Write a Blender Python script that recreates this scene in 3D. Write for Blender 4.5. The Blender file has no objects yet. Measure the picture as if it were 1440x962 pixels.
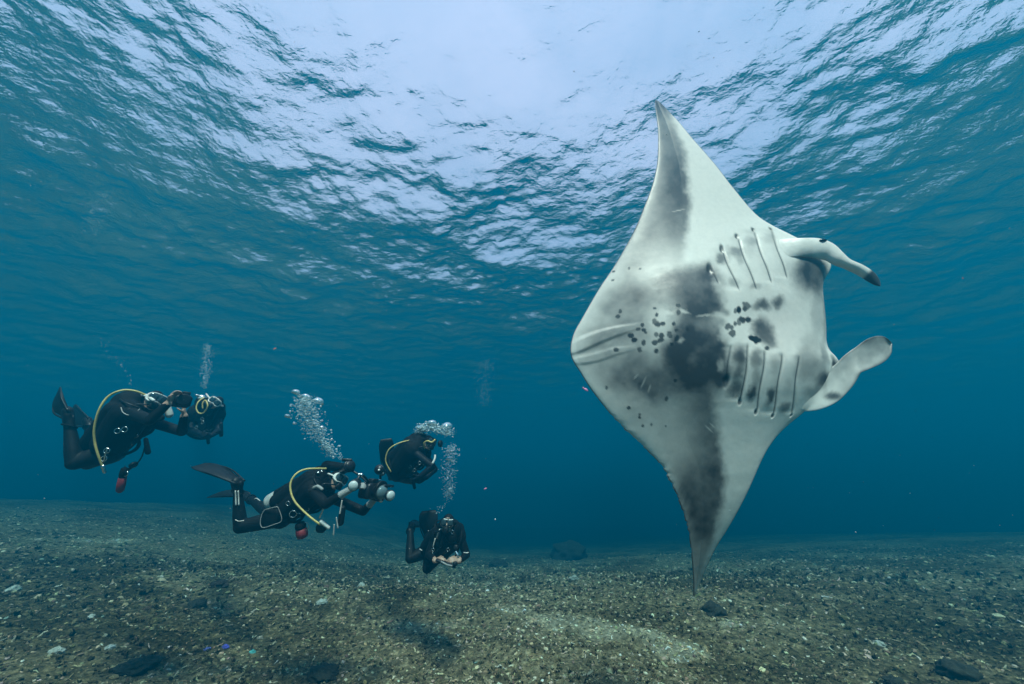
import bpy, bmesh, math, random
import numpy as np
from mathutils import Vector, Matrix, Euler, Quaternion
from mathutils import noise as mnoise

random.seed(7); RNG = np.random.default_rng(11)
S = bpy.context.scene
COL = S.collection
R = math.radians

# ------------------------------------------------------------------ camera, world, sun, exposure
PITCH, FPX = R(22.0), 520.0            # pitch up, focal length in pixels of the 1440 px wide photo
CAM = Vector((0, 0, 1.8))
SURFACE_Z = 7.2
cam_d = bpy.data.cameras.new('camera'); cam = bpy.data.objects.new('camera', cam_d); COL.objects.link(cam)
cam_d.sensor_width = 36; cam_d.lens = 36*FPX/1440; cam_d.clip_start = .05; cam_d.clip_end = 2000
cam.location = CAM; cam.rotation_euler = (R(90)+PITCH, 0, 0)
S.camera = cam
FWD = Vector((0, math.cos(PITCH), math.sin(PITCH))); UP = Vector((0, -math.sin(PITCH), math.cos(PITCH))); RIGHT = Vector((1, 0, 0))
def at(px, py, d):
    d = float(d); px = float(px); py = float(py)
    return CAM + d*(FWD + RIGHT*((px-720)/FPX) + UP*((481-py)/FPX))

SUN_EL, SUN_AZ = R(56), R(8)         # the sun stands behind the camera, a little to the left
w = bpy.data.worlds.new('World'); S.world = w; w.use_nodes = True
nt = w.node_tree; bg = nt.nodes['Background']
sky = nt.nodes.new('ShaderNodeTexSky'); sky.sky_type = 'NISHITA'; sky.sun_disc = False
sky.sun_elevation = SUN_EL; sky.sun_rotation = R(180)+SUN_AZ
sky.air_density = 1.0; sky.dust_density = 6.0; sky.ozone_density = 2.0
cn = nt.nodes.new('ShaderNodeTexNoise'); cn.inputs['Scale'].default_value = 3.4; cn.inputs['Detail'].default_value = 6
cr = nt.nodes.new('ShaderNodeValToRGB'); cr.color_ramp.elements[0].position = .2; cr.color_ramp.elements[1].position = .62
cr.color_ramp.elements[0].color = (.35, .35, .35, 1); cr.color_ramp.elements[1].color = (1, 1, 1, 1)
cm = nt.nodes.new('ShaderNodeMix'); cm.data_type = 'RGBA'; cm.inputs[7].default_value = (2.75, 2.5, 3.35, 1)   # thin bright cloud
cg = nt.nodes.new('ShaderNodeTexCoord'); nt.links.new(cg.outputs['Generated'], cn.inputs['Vector'])
nt.links.new(cn.outputs['Fac'], cr.inputs[0]); nt.links.new(cr.outputs[0], cm.inputs[0]); nt.links.new(sky.outputs[0], cm.inputs[6])
nt.links.new(cm.outputs[2], bg.inputs[0]); bg.inputs[1].default_value = 0.15
sun_d = bpy.data.lights.new('sun', 'SUN'); sun_d.energy = 5.0; sun_d.angle = R(8); sun_d.color = (1, .88, .76)
sun = bpy.data.objects.new('sun', sun_d); COL.objects.link(sun)
to_sun = Vector((math.sin(SUN_AZ)*math.cos(SUN_EL), -math.cos(SUN_AZ)*math.cos(SUN_EL), math.sin(SUN_EL)))
sun.rotation_euler = to_sun.to_track_quat('Z', 'Y').to_euler(); sun.location = (0, -10, 30)
S.view_settings.view_transform = 'Standard'; S.view_settings.look = 'None'
S.view_settings.exposure = 1.3; S.view_settings.gamma = 1.0
cy = S.cycles
cy.max_bounces = 6; cy.diffuse_bounces = 2; cy.glossy_bounces = 3; cy.transmission_bounces = 4
cy.volume_bounces = 0; cy.transparent_max_bounces = 24
cy.caustics_reflective = False; cy.caustics_refractive = False
cy.use_denoising = True; cy.sample_clamp_indirect = 4.0

# ------------------------------------------------------------------ helpers
def tag(o, label=None, cat=None, group=None, kind=None):
    if label: o['label'] = label
    if cat: o['category'] = cat
    if group: o['group'] = group
    if kind: o['kind'] = kind
    return o
def np_mesh(name, V, F, mats=(), smooth=True, parent=None, link=True):
    V = np.asarray(V, np.float32); F = np.asarray(F, np.int32)
    me = bpy.data.meshes.new(name); k = F.shape[1]
    me.vertices.add(len(V)); me.vertices.foreach_set('co', V.ravel())
    me.loops.add(F.size); me.loops.foreach_set('vertex_index', F.ravel())
    me.polygons.add(len(F)); me.polygons.foreach_set('loop_start', np.arange(0, F.size, k, dtype=np.int32))
    me.update(calc_edges=True); me.validate()
    me.polygons.foreach_set('use_smooth', np.full(len(me.polygons), smooth))
    for m in mats: me.materials.append(m)
    o = bpy.data.objects.new(name, me)
    if link: COL.objects.link(o)
    if parent: o.parent = parent
    return o
def vcol(me, name, C):
    a = me.color_attributes.new(name, 'FLOAT_COLOR', 'POINT')
    C = np.asarray(C, np.float32)
    if C.shape[1] == 3: C = np.concatenate([C, np.ones((len(C), 1), np.float32)], 1)
    a.data.foreach_set('color', C.ravel())
def grid_faces(n, m):
    i = np.arange(n*m).reshape(n, m)
    return np.stack([i[:-1, :-1], i[1:, :-1], i[1:, 1:], i[:-1, 1:]], -1).reshape(-1, 4)
class NT:
    """short hand for building a material's node tree"""
    def __init__(s, name):
        s.m = bpy.data.materials.new(name); s.m.use_nodes = True; s.t = s.m.node_tree
        s.out = s.t.nodes['Material Output']; s.b = s.t.nodes['Principled BSDF']
    def n(s, typ, ins=None, **kw):
        d = s.t.nodes.new(typ)
        for k, v in kw.items(): setattr(d, k, v)
        for k, v in (ins or {}).items(): s.set(d.inputs[k], v)
        return d
    def set(s, sock, v):
        if isinstance(v, bpy.types.NodeSocket): s.t.links.new(v, sock)
        elif isinstance(v, bpy.types.Node): s.t.links.new(v.outputs[0], sock)
        else: sock.default_value = v
    def ramp(s, fac, stops):
        d = s.n('ShaderNodeValToRGB', {0: fac}); e = d.color_ramp.elements
        while len(e) < len(stops): e.new(.5)
        for q, (p, c) in zip(e, stops): q.position = p; q.color = (*c, 1) if len(c) == 3 else c
        return d.outputs[0]
    def noise(s, scale, detail=4, rough=.55, vec=None, dist=0):
        d = s.n('ShaderNodeTexNoise', {'Scale': scale, 'Detail': detail, 'Roughness': rough, 'Distortion': dist})
        if vec is not None: s.set(d.inputs['Vector'], vec)
        return d.outputs['Fac']
    def mix(s, fac, a, b, mode='MIX'):
        d = s.n('ShaderNodeMix', data_type='RGBA', blend_type=mode)
        s.set(d.inputs[0], fac); s.set(d.inputs[6], a); s.set(d.inputs[7], b); return d.outputs[2]
    def bump(s, h, strength=.3, dist=.01):
        return s.n('ShaderNodeBump', {'Height': h, 'Strength': strength, 'Distance': dist}).outputs[0]
    def obj(s): return s.n('ShaderNodeTexCoord').outputs['Object']
def c4(c): return (*c, 1.0)
def plain(name, col, rough=.5, var=.25, scale=30, metal=0, bump=.15, spec=.5):
    t = NT(name); o = t.obj(); f = t.noise(scale, 5, .6, o)
    dark = tuple(x*(1-var) for x in col); lite = tuple(min(1, x*(1+var)) for x in col)
    t.set(t.b.inputs['Base Color'], t.ramp(f, [(.3, dark), (.7, lite)]))
    t.b.inputs['Roughness'].default_value = rough; t.b.inputs['Metallic'].default_value = metal
    t.b.inputs['Specular IOR Level'].default_value = spec
    if bump: t.set(t.b.inputs['Normal'], t.bump(f, bump, .004))
    return t.m

# ------------------------------------------------------------------ water: surface and the body of water
def smooth01(x): x = np.clip(x, 0, 1); return x*x*(3-2*x)
def wave_height(x, y):
    r = np.random.default_rng(5); h = np.zeros_like(x); near = np.hypot(x, y-6) < 26
    for k in range(190):
        lam = .17*(4.2/.17)**(k/190.); th = r.normal(R(72), R(64)); kk = 2*np.pi/lam
        slope = .0180*(1.34 if lam < .5 else .80); ph = r.random()*6.283
        sel = slice(None) if lam > .6 else near
        xs, ys = x[sel], y[sel]
        p = kk*(xs*np.cos(th)+ys*np.sin(th))+ph
        # patches of rougher and calmer water
        env = np.clip(.85+.75*np.sin(.9*xs*np.cos(ph)+.75*ys*np.sin(ph)+3*ph)*np.sin(.4*ys+ph), .35, 1.8)
        h[sel] += slope/kk*env*(np.sin(p)+.25*np.sin(2*p+.6))
    return h
def make_surface():
    n = 640
    u = np.linspace(-1, 1, n); g = 5*np.sinh(3.5*u)
    X, Y = np.meshgrid(g, g+6.5, indexing='ij')
    Z = wave_height(X, Y)*smooth01((70-np.hypot(X, Y-5.5))/25)
    V = np.stack([X, Y, Z+SURFACE_Z], -1).reshape(-1, 3)
    t = NT('sea_surface'); t.t.nodes.remove(t.b)
    pos = t.n('ShaderNodeNewGeometry').outputs['Position']
    mp = t.n('ShaderNodeMapping', {'Vector': pos, 'Rotation': (0, 0, .5), 'Scale': (1, 1.25, 1)}).outputs[0]
    h1 = t.noise(8.0, 3, .55, mp, .3)
    nb = t.bump(h1, 1.0, .020)
    fr = t.n('ShaderNodeFresnel', {'IOR': 1.333, 'Normal': nb})
    tr = t.n('ShaderNodeBsdfTransparent', {'Color': (1, 1, 1, 1)})
    gl = t.n('ShaderNodeBsdfGlossy', {'Color': (1, 1, 1, 1), 'Roughness': 0.0, 'Normal': nb})
    rf = t.n('ShaderNodeBsdfRefraction', {'Color': (1, 1, 1, 1), 'Roughness': 0.0, 'IOR': 1.333, 'Normal': nb})   # part of the light is bent by the ripples
    tr = t.n('ShaderNodeMixShader', {0: .25, 1: tr, 2: rf})
    mx = t.n('ShaderNodeMixShader', {0: fr, 1: tr, 2: gl})
    t.set(t.out.inputs['Surface'], mx)
    o = np_mesh('water_surface', V, grid_faces(n, n), [t.m]); tag(o, kind='structure')
make_surface()
def make_haze():
    bm = bmesh.new(); bmesh.ops.create_cube(bm, size=1)
    bmesh.ops.scale(bm, vec=(170, 170, SURFACE_Z+.8+6.5), verts=bm.verts)
    bmesh.ops.translate(bm, vec=(0, 5.5, (SURFACE_Z+.8-6.5)/2), verts=bm.verts)
    me = bpy.data.meshes.new('haze'); bm.to_mesh(me); bm.free()
    t = NT('sea_water'); t.t.nodes.remove(t.b)
    pv = t.n('ShaderNodeVolumePrincipled', {'Color': (.0005, .265, .490, 1), 'Density': .100, 'Anisotropy': 0.45, 'Absorption Color': (.0, .171, .375, 1)})
    t.set(t.out.inputs['Volume'], pv); me.materials.append(t.m)
    o = bpy.data.objects.new('haze', me); COL.objects.link(o); tag(o, kind='stuff')
make_haze()

# ------------------------------------------------------------------ seabed
def fbm(x, y, scale, seed, octs=5, rough=.5):
    """value noise summed over octaves, on arrays"""
    out = np.zeros_like(x); amp = 1; tot = 0
    for k in range(octs):
        r = np.random.default_rng(seed+k); T = r.random((256, 256)).astype(np.float32)
        u = x*scale*2**k+17.3*k; v = y*scale*2**k-9.1*k
        i = np.floor(u).astype(int); j = np.floor(v).astype(int); fu = u-i; fv = v-j
        fu = fu*fu*(3-2*fu); fv = fv*fv*(3-2*fv)
        a = T[i % 256, j % 256]; b = T[(i+1) % 256, j % 256]; c = T[i % 256, (j+1) % 256]; d = T[(i+1) % 256, (j+1) % 256]
        out += amp*(a*(1-fu)*(1-fv)+b*fu*(1-fv)+c*(1-fu)*fv+d*fu*fv); tot += amp; amp *= rough
    return out/tot
def ground(x, y):
    x = np.asarray(x, float); y = np.asarray(y, float)
    q = np.where(x < 0, .0078, .0034)*x*x; top = np.where(x < 0, 2.3, 1.4)
    h = -.22+top*(1-np.exp(-q/top))
    h = h-.10*np.clip(y-9, 0, 60)*(1-.55*smooth01((-x-4)/14))
    h = h+.34*(fbm(x, y, .33, 3, 3)-.5)+.12*(fbm(x, y, 1.3, 31, 3)-.5)
    return h
def ground_point(px, py):
    """where the line of sight at px, py meets the seabed"""
    D = FWD+RIGHT*((px-720)/FPX)+UP*((481-py)/FPX); tt = np.linspace(2, 40, 4000)
    X, Y, Z = (CAM[i]+D[i]*tt for i in range(3)); k = np.argmax(Z < ground(X, Y)); return float(X[k]), float(Y[k])
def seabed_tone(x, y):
    """share of turf algae (0 pale rubble .. 1 dark turf), with painted sunlit patches"""
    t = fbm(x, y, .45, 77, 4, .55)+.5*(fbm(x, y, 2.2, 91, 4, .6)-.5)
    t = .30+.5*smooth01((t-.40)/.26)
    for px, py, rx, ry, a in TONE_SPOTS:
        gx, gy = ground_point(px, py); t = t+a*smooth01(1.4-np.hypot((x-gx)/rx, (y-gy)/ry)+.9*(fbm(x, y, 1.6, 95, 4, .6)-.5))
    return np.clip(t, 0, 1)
TONE_SPOTS = [(730,856,.55,.30,-.6),(800,872,.7,.45,-.7),(880,888,.7,.45,-.7),(950,915,.6,.35,-.7),(1030,878,.25,.14,-.55),(1110,880,.5,.2,-.15),(1190,842,.45,.35,-.5),(1110,786,.6,.35,-.4),(560,768,.6,.5,-.5),(430,800,.6,.4,-.35),(600,880,.6,.25,-.25),(150,760,.8,.8,-.3),(690,820,.3,.2,-.3),  # negative amounts: pale ground and sunlit patches put into the tone
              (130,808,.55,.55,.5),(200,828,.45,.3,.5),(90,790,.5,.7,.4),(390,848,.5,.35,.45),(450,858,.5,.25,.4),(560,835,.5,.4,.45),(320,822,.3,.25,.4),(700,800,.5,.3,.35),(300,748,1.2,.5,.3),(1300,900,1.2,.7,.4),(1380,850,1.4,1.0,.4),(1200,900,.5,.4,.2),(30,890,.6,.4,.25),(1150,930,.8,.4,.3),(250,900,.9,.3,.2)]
def make_seabed():
    n = 500
    u = np.linspace(-1, 1, n); gx = 7.0*np.sinh(3.1*u)
    v = np.linspace(0, 1, n); gy = np.where(v < .1, -75+75*v/.1, 3.2*np.sinh(3.95*(v-.1)/.9))
    X, Y = np.meshgrid(gx, gy, indexing='ij')
    near = 1/(1+(np.hypot(X, Y)/14)**4)
    Z = ground(X, Y)+near*.10*(fbm(X, Y, 6, 5, 4, .6)-.5)
    Z = np.clip(Z, -5.2, 3.6)
    V = np.stack([X, Y, Z], -1).reshape(-1, 3)
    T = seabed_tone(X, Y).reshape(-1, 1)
    t = NT('seabed_rubble')
    pos = t.n('ShaderNodeNewGeometry').outputs['Position']
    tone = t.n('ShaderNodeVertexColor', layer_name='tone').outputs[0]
    f = t.noise(14, 8, .72, pos); vo = t.n('ShaderNodeTexVoronoi', {'Vector': pos, 'Scale': 16.0, 'Randomness': 1.0})
    pale = t.ramp(f, [(.30, (.088, .066, .032)), (.5, (.34, .255, .13)), (.68, (.76, .61, .38))])
    dark = t.ramp(f, [(.32, (.018, .016, .008)), (.55, (.088, .069, .031)), (.72, (.29, .22, .115))])
    cellc = t.ramp(vo.outputs['Color'], [(.0, (.4, .4, .4)), (.6, (.8, .8, .8)), (1, (1.6, 1.55, 1.45))])
    sunlit_sand = t.ramp(f, [(.30, (.22, .19, .12)), (.5, (.55, .49, .35)), (.68, (.80, .74, .58))])
    pale = t.mix(t.ramp(tone, [(0.0, (.55, .55, .55)), (.38, (0, 0, 0))]), pale, sunlit_sand)  # low tone turns paler: sunlit patches put into the seabed colour
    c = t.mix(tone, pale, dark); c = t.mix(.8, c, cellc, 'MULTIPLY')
    t.set(t.b.inputs['Base Color'], c); t.b.inputs['Roughness'].default_value = .95
    t.b.inputs['Specular IOR Level'].default_value = .1
    t.set(t.b.inputs['Normal'], t.bump(f, .9, .08))
    o = np_mesh('seabed', V, grid_faces(n, n), [t.m]); tag(o, kind='structure')
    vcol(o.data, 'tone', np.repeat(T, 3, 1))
make_seabed()

# loose coral rubble and turf lying on the seabed
def ico(sub=1):
    bm = bmesh.new(); bmesh.ops.create_icosphere(bm, subdivisions=sub, radius=1)
    V = np.array([v.co for v in bm.verts]); F = np.array([[q.index for q in f.verts] for f in bm.faces]); bm.free(); return V, F
def scatter_points(n, r0, r1, seed, spread=R(58)):
    """points in front of the camera, thinning out with the square of the distance"""
    r = np.random.default_rng(seed)
    rad = r0*(r1/r0)**r.random(n); az = (r.random(n)*2-1)*spread
    x, y = rad*np.sin(az), rad*np.cos(az); return x, y, rad, r
def stamp(templates, x, y, z, size, rot, colour, which, squash):
    VV, FF, CC, base = [], [], [], 0
    for k, (V, F) in enumerate(templates):
        s = np.where(which == k)[0]
        if not len(s): continue
        P = V[None]*size[s, None, None]*squash[s][:, None, :]
        P = np.einsum('nij,nvj->nvi', rot[s], P)+np.stack([x[s], y[s], z[s]], -1)[:, None, :]
        VV.append(P.reshape(-1, 3)); nv = len(V)
        FF.append((F[None]+(np.arange(len(s))*nv)[:, None, None]+base).reshape(-1, F.shape[1])); base += nv*len(s)
        CC.append(np.repeat(colour[s], nv, 0))
    return np.vstack(VV), np.vstack(FF), np.vstack(CC)
def rand_rot(n, r, tilt=1.0):
    a, b, c = r.random(n)*6.283, (r.random(n)-.5)*3.1*tilt, r.random(n)*6.283
    def mat(ax, t):
        m = np.zeros((n, 3, 3)); m[:, ax, ax] = 1; i, j = (ax+1) % 3, (ax+2) % 3
        m[:, i, i] = np.cos(t); m[:, j, j] = np.cos(t); m[:, i, j] = -np.sin(t); m[:, j, i] = np.sin(t); return m
    return mat(2, a) @ mat(0, b) @ mat(2, c)
def rubble_material():
    t = NT('coral_rubble'); pos = t.n('ShaderNodeNewGeometry').outputs['Position']
    c = t.n('ShaderNodeVertexColor', layer_name='tint').outputs[0]; f = t.noise(60, 5, .7, pos)
    c = t.mix(1.0, c, t.ramp(f, [(.3, (.5, .5, .48)), (.5, (.95, .95, .95)), (.7, (1.5, 1.48, 1.4))]), 'MULTIPLY')
    t.set(t.b.inputs['Base Color'], c); t.b.inputs['Roughness'].default_value = .95; t.b.inputs['Specular IOR Level'].default_value = .1
    t.set(t.b.inputs['Normal'], t.bump(f, .8, .02)); return t.m
RUB = rubble_material()
def make_rubble():
    n = 50000; x, y, rad, r = scatter_points(n, 4.2, 27, 41)
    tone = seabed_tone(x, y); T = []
    V0, F0 = ico(1)
    for k in range(7):
        q = np.random.default_rng(60+k); V = V0*(.62+.76*q.random((len(V0), 1)))*np.array((1, .8, .62)); T.append((V, F0))
    for k in range(5):                                        # broken branches
        q = np.random.default_rng(80+k); ring = np.arange(4)*np.pi/2; V = []
        for i, (t0, w0) in enumerate([(-1.7, .25), (-.6, .34), (.6, .30), (1.6, .16)]):
            off = q.normal(0, .22, 2); V += [(t0, off[0]+w0*np.cos(a), off[1]+w0*np.sin(a)) for a in ring+.4*i]
        V = np.array(V); F = []
        for i in range(3):
            for j in range(4):
                a, b, c, d = i*4+j, i*4+(j+1) % 4, (i+1)*4+(j+1) % 4, (i+1)*4+j; F += [(a, b, c), (a, c, d)]
        F += [(0, 2, 1), (0, 3, 2), (12, 13, 14), (12, 14, 15)]; T.append((V, np.array(F)))
    which = np.where(r.random(n) < .62, r.integers(0, 7, n), 7+r.integers(0, 5, n))
    size = (.010+.021*r.random(n)**2+.025*(r.random(n) < .010))*np.clip(rad/7.5, .9, 1.5)
    pal = np.array([(.86, .73, .55), (.66, .53, .36), (.44, .35, .21), (.27, .21, .12), (.14, .108, .060), (.05, .042, .025)])
    cum_pale = np.cumsum([.09, .20, .28, .24, .13, .06]); cum_dark = np.cumsum([.012, .04, .11, .22, .33, .288])
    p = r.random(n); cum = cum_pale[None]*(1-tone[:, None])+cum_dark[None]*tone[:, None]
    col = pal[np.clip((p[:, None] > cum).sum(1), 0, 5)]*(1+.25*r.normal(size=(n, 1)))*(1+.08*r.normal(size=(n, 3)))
    col *= 1+.8*smooth01((.34-tone)/.34)[:, None]                 # pale coral chips, and sunlit patches painted lighter
    odd = r.random(n); col[odd < .006] = (.22, .12, .10); col[(odd > .006) & (odd < .010)] = (.30, .40, .33)
    z = ground(x, y)+1/(1+(rad/14)**4)*.10*(fbm(x, y, 6, 5, 4, .6)-.5)+size*.25
    V, F, C = stamp(T, x, y, z, size, rand_rot(n, r, .5), np.clip(col, .01, .9), which, 1+.35*(r.random((n, 3))-.5))
    o = np_mesh('rubble', V, F, [RUB], smooth=False); vcol(o.data, 'tint', C); tag(o, kind='stuff')
make_rubble()
def make_turf():
    n = 13000; x, y, rad, r = scatter_points(n, 4.2, 15, 43)
    tone = seabed_tone(x, y); keep = r.random(n) < (.0+.75*tone); x, y, rad, tone = x[keep], y[keep], rad[keep], tone[keep]; n = len(x); T = []
    for k in range(6):
        q = np.random.default_rng(120+k); V = []; F = []
        for j in range(9):
            a = q.random()*6.283; tl = .25+.8*q.random(); h = .5+.8*q.random(); d = np.array((np.cos(a), np.sin(a), 0)); s = np.array((-d[1], d[0], 0))*(.10+.14*q.random())
            b0 = d*.3*q.random(); m = b0+d*tl*.45+np.array((0, 0, h*.6)); e = b0+d*tl+np.array((0, 0, h)); i = len(V)
            V += [b0-s, b0+s, m+s*1.1, m-s*1.1, e]; F += [(i, i+1, i+2), (i, i+2, i+3), (i+3, i+2, i+4)]
        T.append((np.array(V), np.array(F)))
    size = (.020+.034*r.random(n)**1.4)*np.clip(rad/8, .8, 1.8)
    base = np.array([(.14, .108, .05), (.09, .08, .036), (.18, .138, .075), (.10, .064, .040)])
    col = base[r.integers(0, 4, n)]*(1+.3*r.normal(size=(n, 1)))
    z = ground(x, y)+1/(1+(rad/14)**4)*.10*(fbm(x, y, 6, 5, 4, .6)-.5)
    V, F, C = stamp(T, x, y, z, size, rand_rot(n, r, .12), np.clip(col, .008, .4), r.integers(0, 6, n), 1+.4*(r.random((n, 3))-.5))
    o = np_mesh('turf_algae', V, F, [RUB], smooth=False); vcol(o.data, 'tint', C); tag(o, kind='stuff')
make_turf()
# ------------------------------------------------------------------ manta ray
def interp_xy(pts, y):
    p = np.array(sorted([(b, a) for a, b in pts])); return np.interp(y, p[:, 0], p[:, 1])
def smooth_curve(pts, n=400, it=1):
    """Catmull-Rom through the points (any dimension)"""
    P = np.array(pts, float); P = np.vstack([2*P[0]-P[1], P, 2*P[-1]-P[-2]]); out = []
    m = max(2, n//(len(P)-3))
    for i in range(1, len(P)-2):
        t = np.linspace(0, 1, m, endpoint=(i == len(P)-3))[:, None]
        a, b, c, d = P[i-1], P[i], P[i+1], P[i+2]
        out.append(.5*((2*b)+(c-a)*t+(2*a-5*b+4*c-d)*t*t+(3*b-a-3*c+d)*t**3))
    return np.vstack(out)
class Frame:
    """a plane standing in the water; outline points given as directions from the photographer are laid on it"""
    def __init__(s, px, py, d, lean):
        s.O = np.array(at(px, py, d)); s.A = np.array((1., 0, 0))
        s.B = np.array((0, -math.sin(lean), math.cos(lean))); s.N = np.cross(s.A, s.B)   # N looks at the photographer
    def loc(s, px, py, z=0.0):
        """local (a, b, z) of the point seen at px, py that lies z in front of the plane"""
        px = np.asarray(px, float); py = np.asarray(py, float)
        D = np.array(FWD)+np.array(RIGHT)*((px-720)/FPX)[..., None]+np.array(UP)*((481-py)/FPX)[..., None]
        c = np.array(CAM); t = (((s.O-c)@s.N)+z)/(D@s.N)
        P = c+D*np.asarray(t)[..., None]-s.O
        return np.stack([P@s.A, P@s.B, P@s.N], -1)
    def place(s, o):
        M = Matrix(((s.A[0], s.B[0], s.N[0], s.O[0]), (s.A[1], s.B[1], s.N[1], s.O[1]), (s.A[2], s.B[2], s.N[2], s.O[2]), (0, 0, 0, 1)))
        o.matrix_world = M
MD = 2.75; MK = MD/3.3                    # distance of the ray; the reliefs below are for a ray at 3.3 m
MF = Frame(985, 480, MD, R(10))
L_EDGE = [(921,142),(922,155),(925,180),(925.5,205),(924,230),(920,250),(914,270),(905,293),(893,322),(878,350),(862,377),(845,402),(830,427),(817,450),(808,466),(804,478),(802,490),(803,500),(807,510),(815,522),(828,543),(842,562),(860,584),(880,605),(900,624),(918,641),(931,656),(941,674),(950,692),(958,713),(964,733),(969,755),(972,778),(974,800),(975,820),(975.5,838)]
R_EDGE = [(921,142),(929,145),(940,156),(955,172),(974,195),(990,213),(1008,234),(1024,255),(1040,275),(1056,294),(1070,307),(1088,318),(1106,327),(1124,336),(1140,343),(1158,356),(1168,370),(1167,380),(1160,392),(1157,404),(1158,420),(1160,440),(1161.5,460),(1162,480),(1166,492),(1176,503),(1180,513),(1176,530),(1168,545),(1156,557),(1140,571),(1124,585),(1108,598),(1093,613),(1080,631),(1070,650),(1060,673),(1049,697),(1036,722),(1022,746),(1008,768),(998,788),(989,808),(981,828),(975.5,838)]
GILLS = [[(987,383),(992,396),(996,411)], [(1007,357),(1013,385),(1024,419)], [(1030,338),(1037,375),(1049,417)], [(1055,327),(1062,370),(1072,407)], [(1082,324),(1086,360),(1096,399)],
         [(1009,491),(1006,520),(1007,543)], [(1033,489),(1031,533),(1030,566)], [(1057,497),(1055,533),(1055,580)], [(1082,500),(1080,535),(1081,585)], [(1107,503),(1106,543),(1110,584)]]
SPOTS = [(868,442,3),(865,449,2.6),(910,442,1.8),(912,451,2.4),(909,460,3),(913,465,3.4),(911,462,3),(919,464,3),(939,440,2.4),(939,449,3),(932,465,2.6),(894,464,2.2),(889,469,2.6),(896,471,2.8),(898,474,2.2),(880,477,3.4),(884,483,3.6),(896,488,2.8),(891,495,2),(892,498,2.2),(862,495,2.7),(911,478,3),(917,479,3.2),(909,488,3.4),(916,486,3.4),(911,499,2.9),(926,477,3.4),(928,481,2.4),(936,484,3.2),(950,472,2.4),(930,491,1.8),(935,473,2),(851,546,1.8),(938,538,2),(929,562,2.8),(896,583,1.8),(896,587,1.6),(881,574,2),(901,599,1.9),(912,597,1.5),(931,599,1.5),(882,381,1.6),(896,383,1.5),(862,383,1.5),(860,396,1.5),(1006,467,4.5),(1011,476,4.6),(1009,468,4),(1033,438,5.2),(1030,442,4),(1022,444,4.4),(1017,446,3.5),(1028,458,5),(1035,457,4.5),(1022,461,4),(1016,463,3),(1039,482,4),(1045,484,4.5),(1050,484,3),(1061,495,3.4)]
# soft pigment, plus shade painted on the head end: x, y, rx, ry, amount
BLOBS = [(962,468,36,66,.62),(948,505,30,26,.55),(958,420,44,30,.45),(978,520,30,40,.5),(958,412,34,28,.80),(938,402,26,18,.45),(980,400,22,24,.55),(972,440,28,16,.60),(985,425,16,30,.45),(962,522,44,30,.95),(990,505,14,36,.75),(975,488,22,20,.75),(948,480,18,16,.65),(940,500,24,16,.65),(1000,535,12,18,.55),(925,545,40,22,.45),
         (890,520,46,28,.28),(880,470,30,20,.22),(905,420,40,28,.22),(870,440,34,40,.12),(990,560,26,14,.25),(1003,448,7,6,.35),(998,464,8,5,.25),
         (1057,437,14,9,.62),(1047,441,10,6,.4),(1082,432,10,9,.60),(1056,470,17,16,.78),(1064,484,13,12,.62),(1045,462,8,5,.4),
         (1132,385,20,30,.72),(1148,398,12,28,.60),(1120,400,22,26,.30),(1148,375,14,12,.45),(1110,380,18,22,.18),(1143,440,12,40,.22),(1156,450,6,46,.30),(1118,515,16,26,.40),(1130,490,18,18,.25),(1150,536,14,14,.85),(1166,512,6,10,.7),(1136,552,16,12,.35),(1138,520,14,22,.35),(1150,500,8,18,.45),
         (1003,372,9,9,.55),(1012,366,6,8,.25),(1025,360,11,9,.50),(1028,372,8,9,.25),(1049,346,11,9,.34),(1044,360,9,12,.15),(1074,340,10,8,.18),(1046,412,9,6,.30),(1017,408,8,7,.30),
         (1021,506,10,16,.66),(1021,530,9,14,.55),(1020,550,10,9,.62),(1044,512,8,16,.48),(1043,553,8,12,.68),(1047,535,8,10,.32),(1072,558,8,13,.62),(1070,515,8,12,.22),(1097,572,9,8,.50),(1094,545,7,14,.16)]
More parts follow.
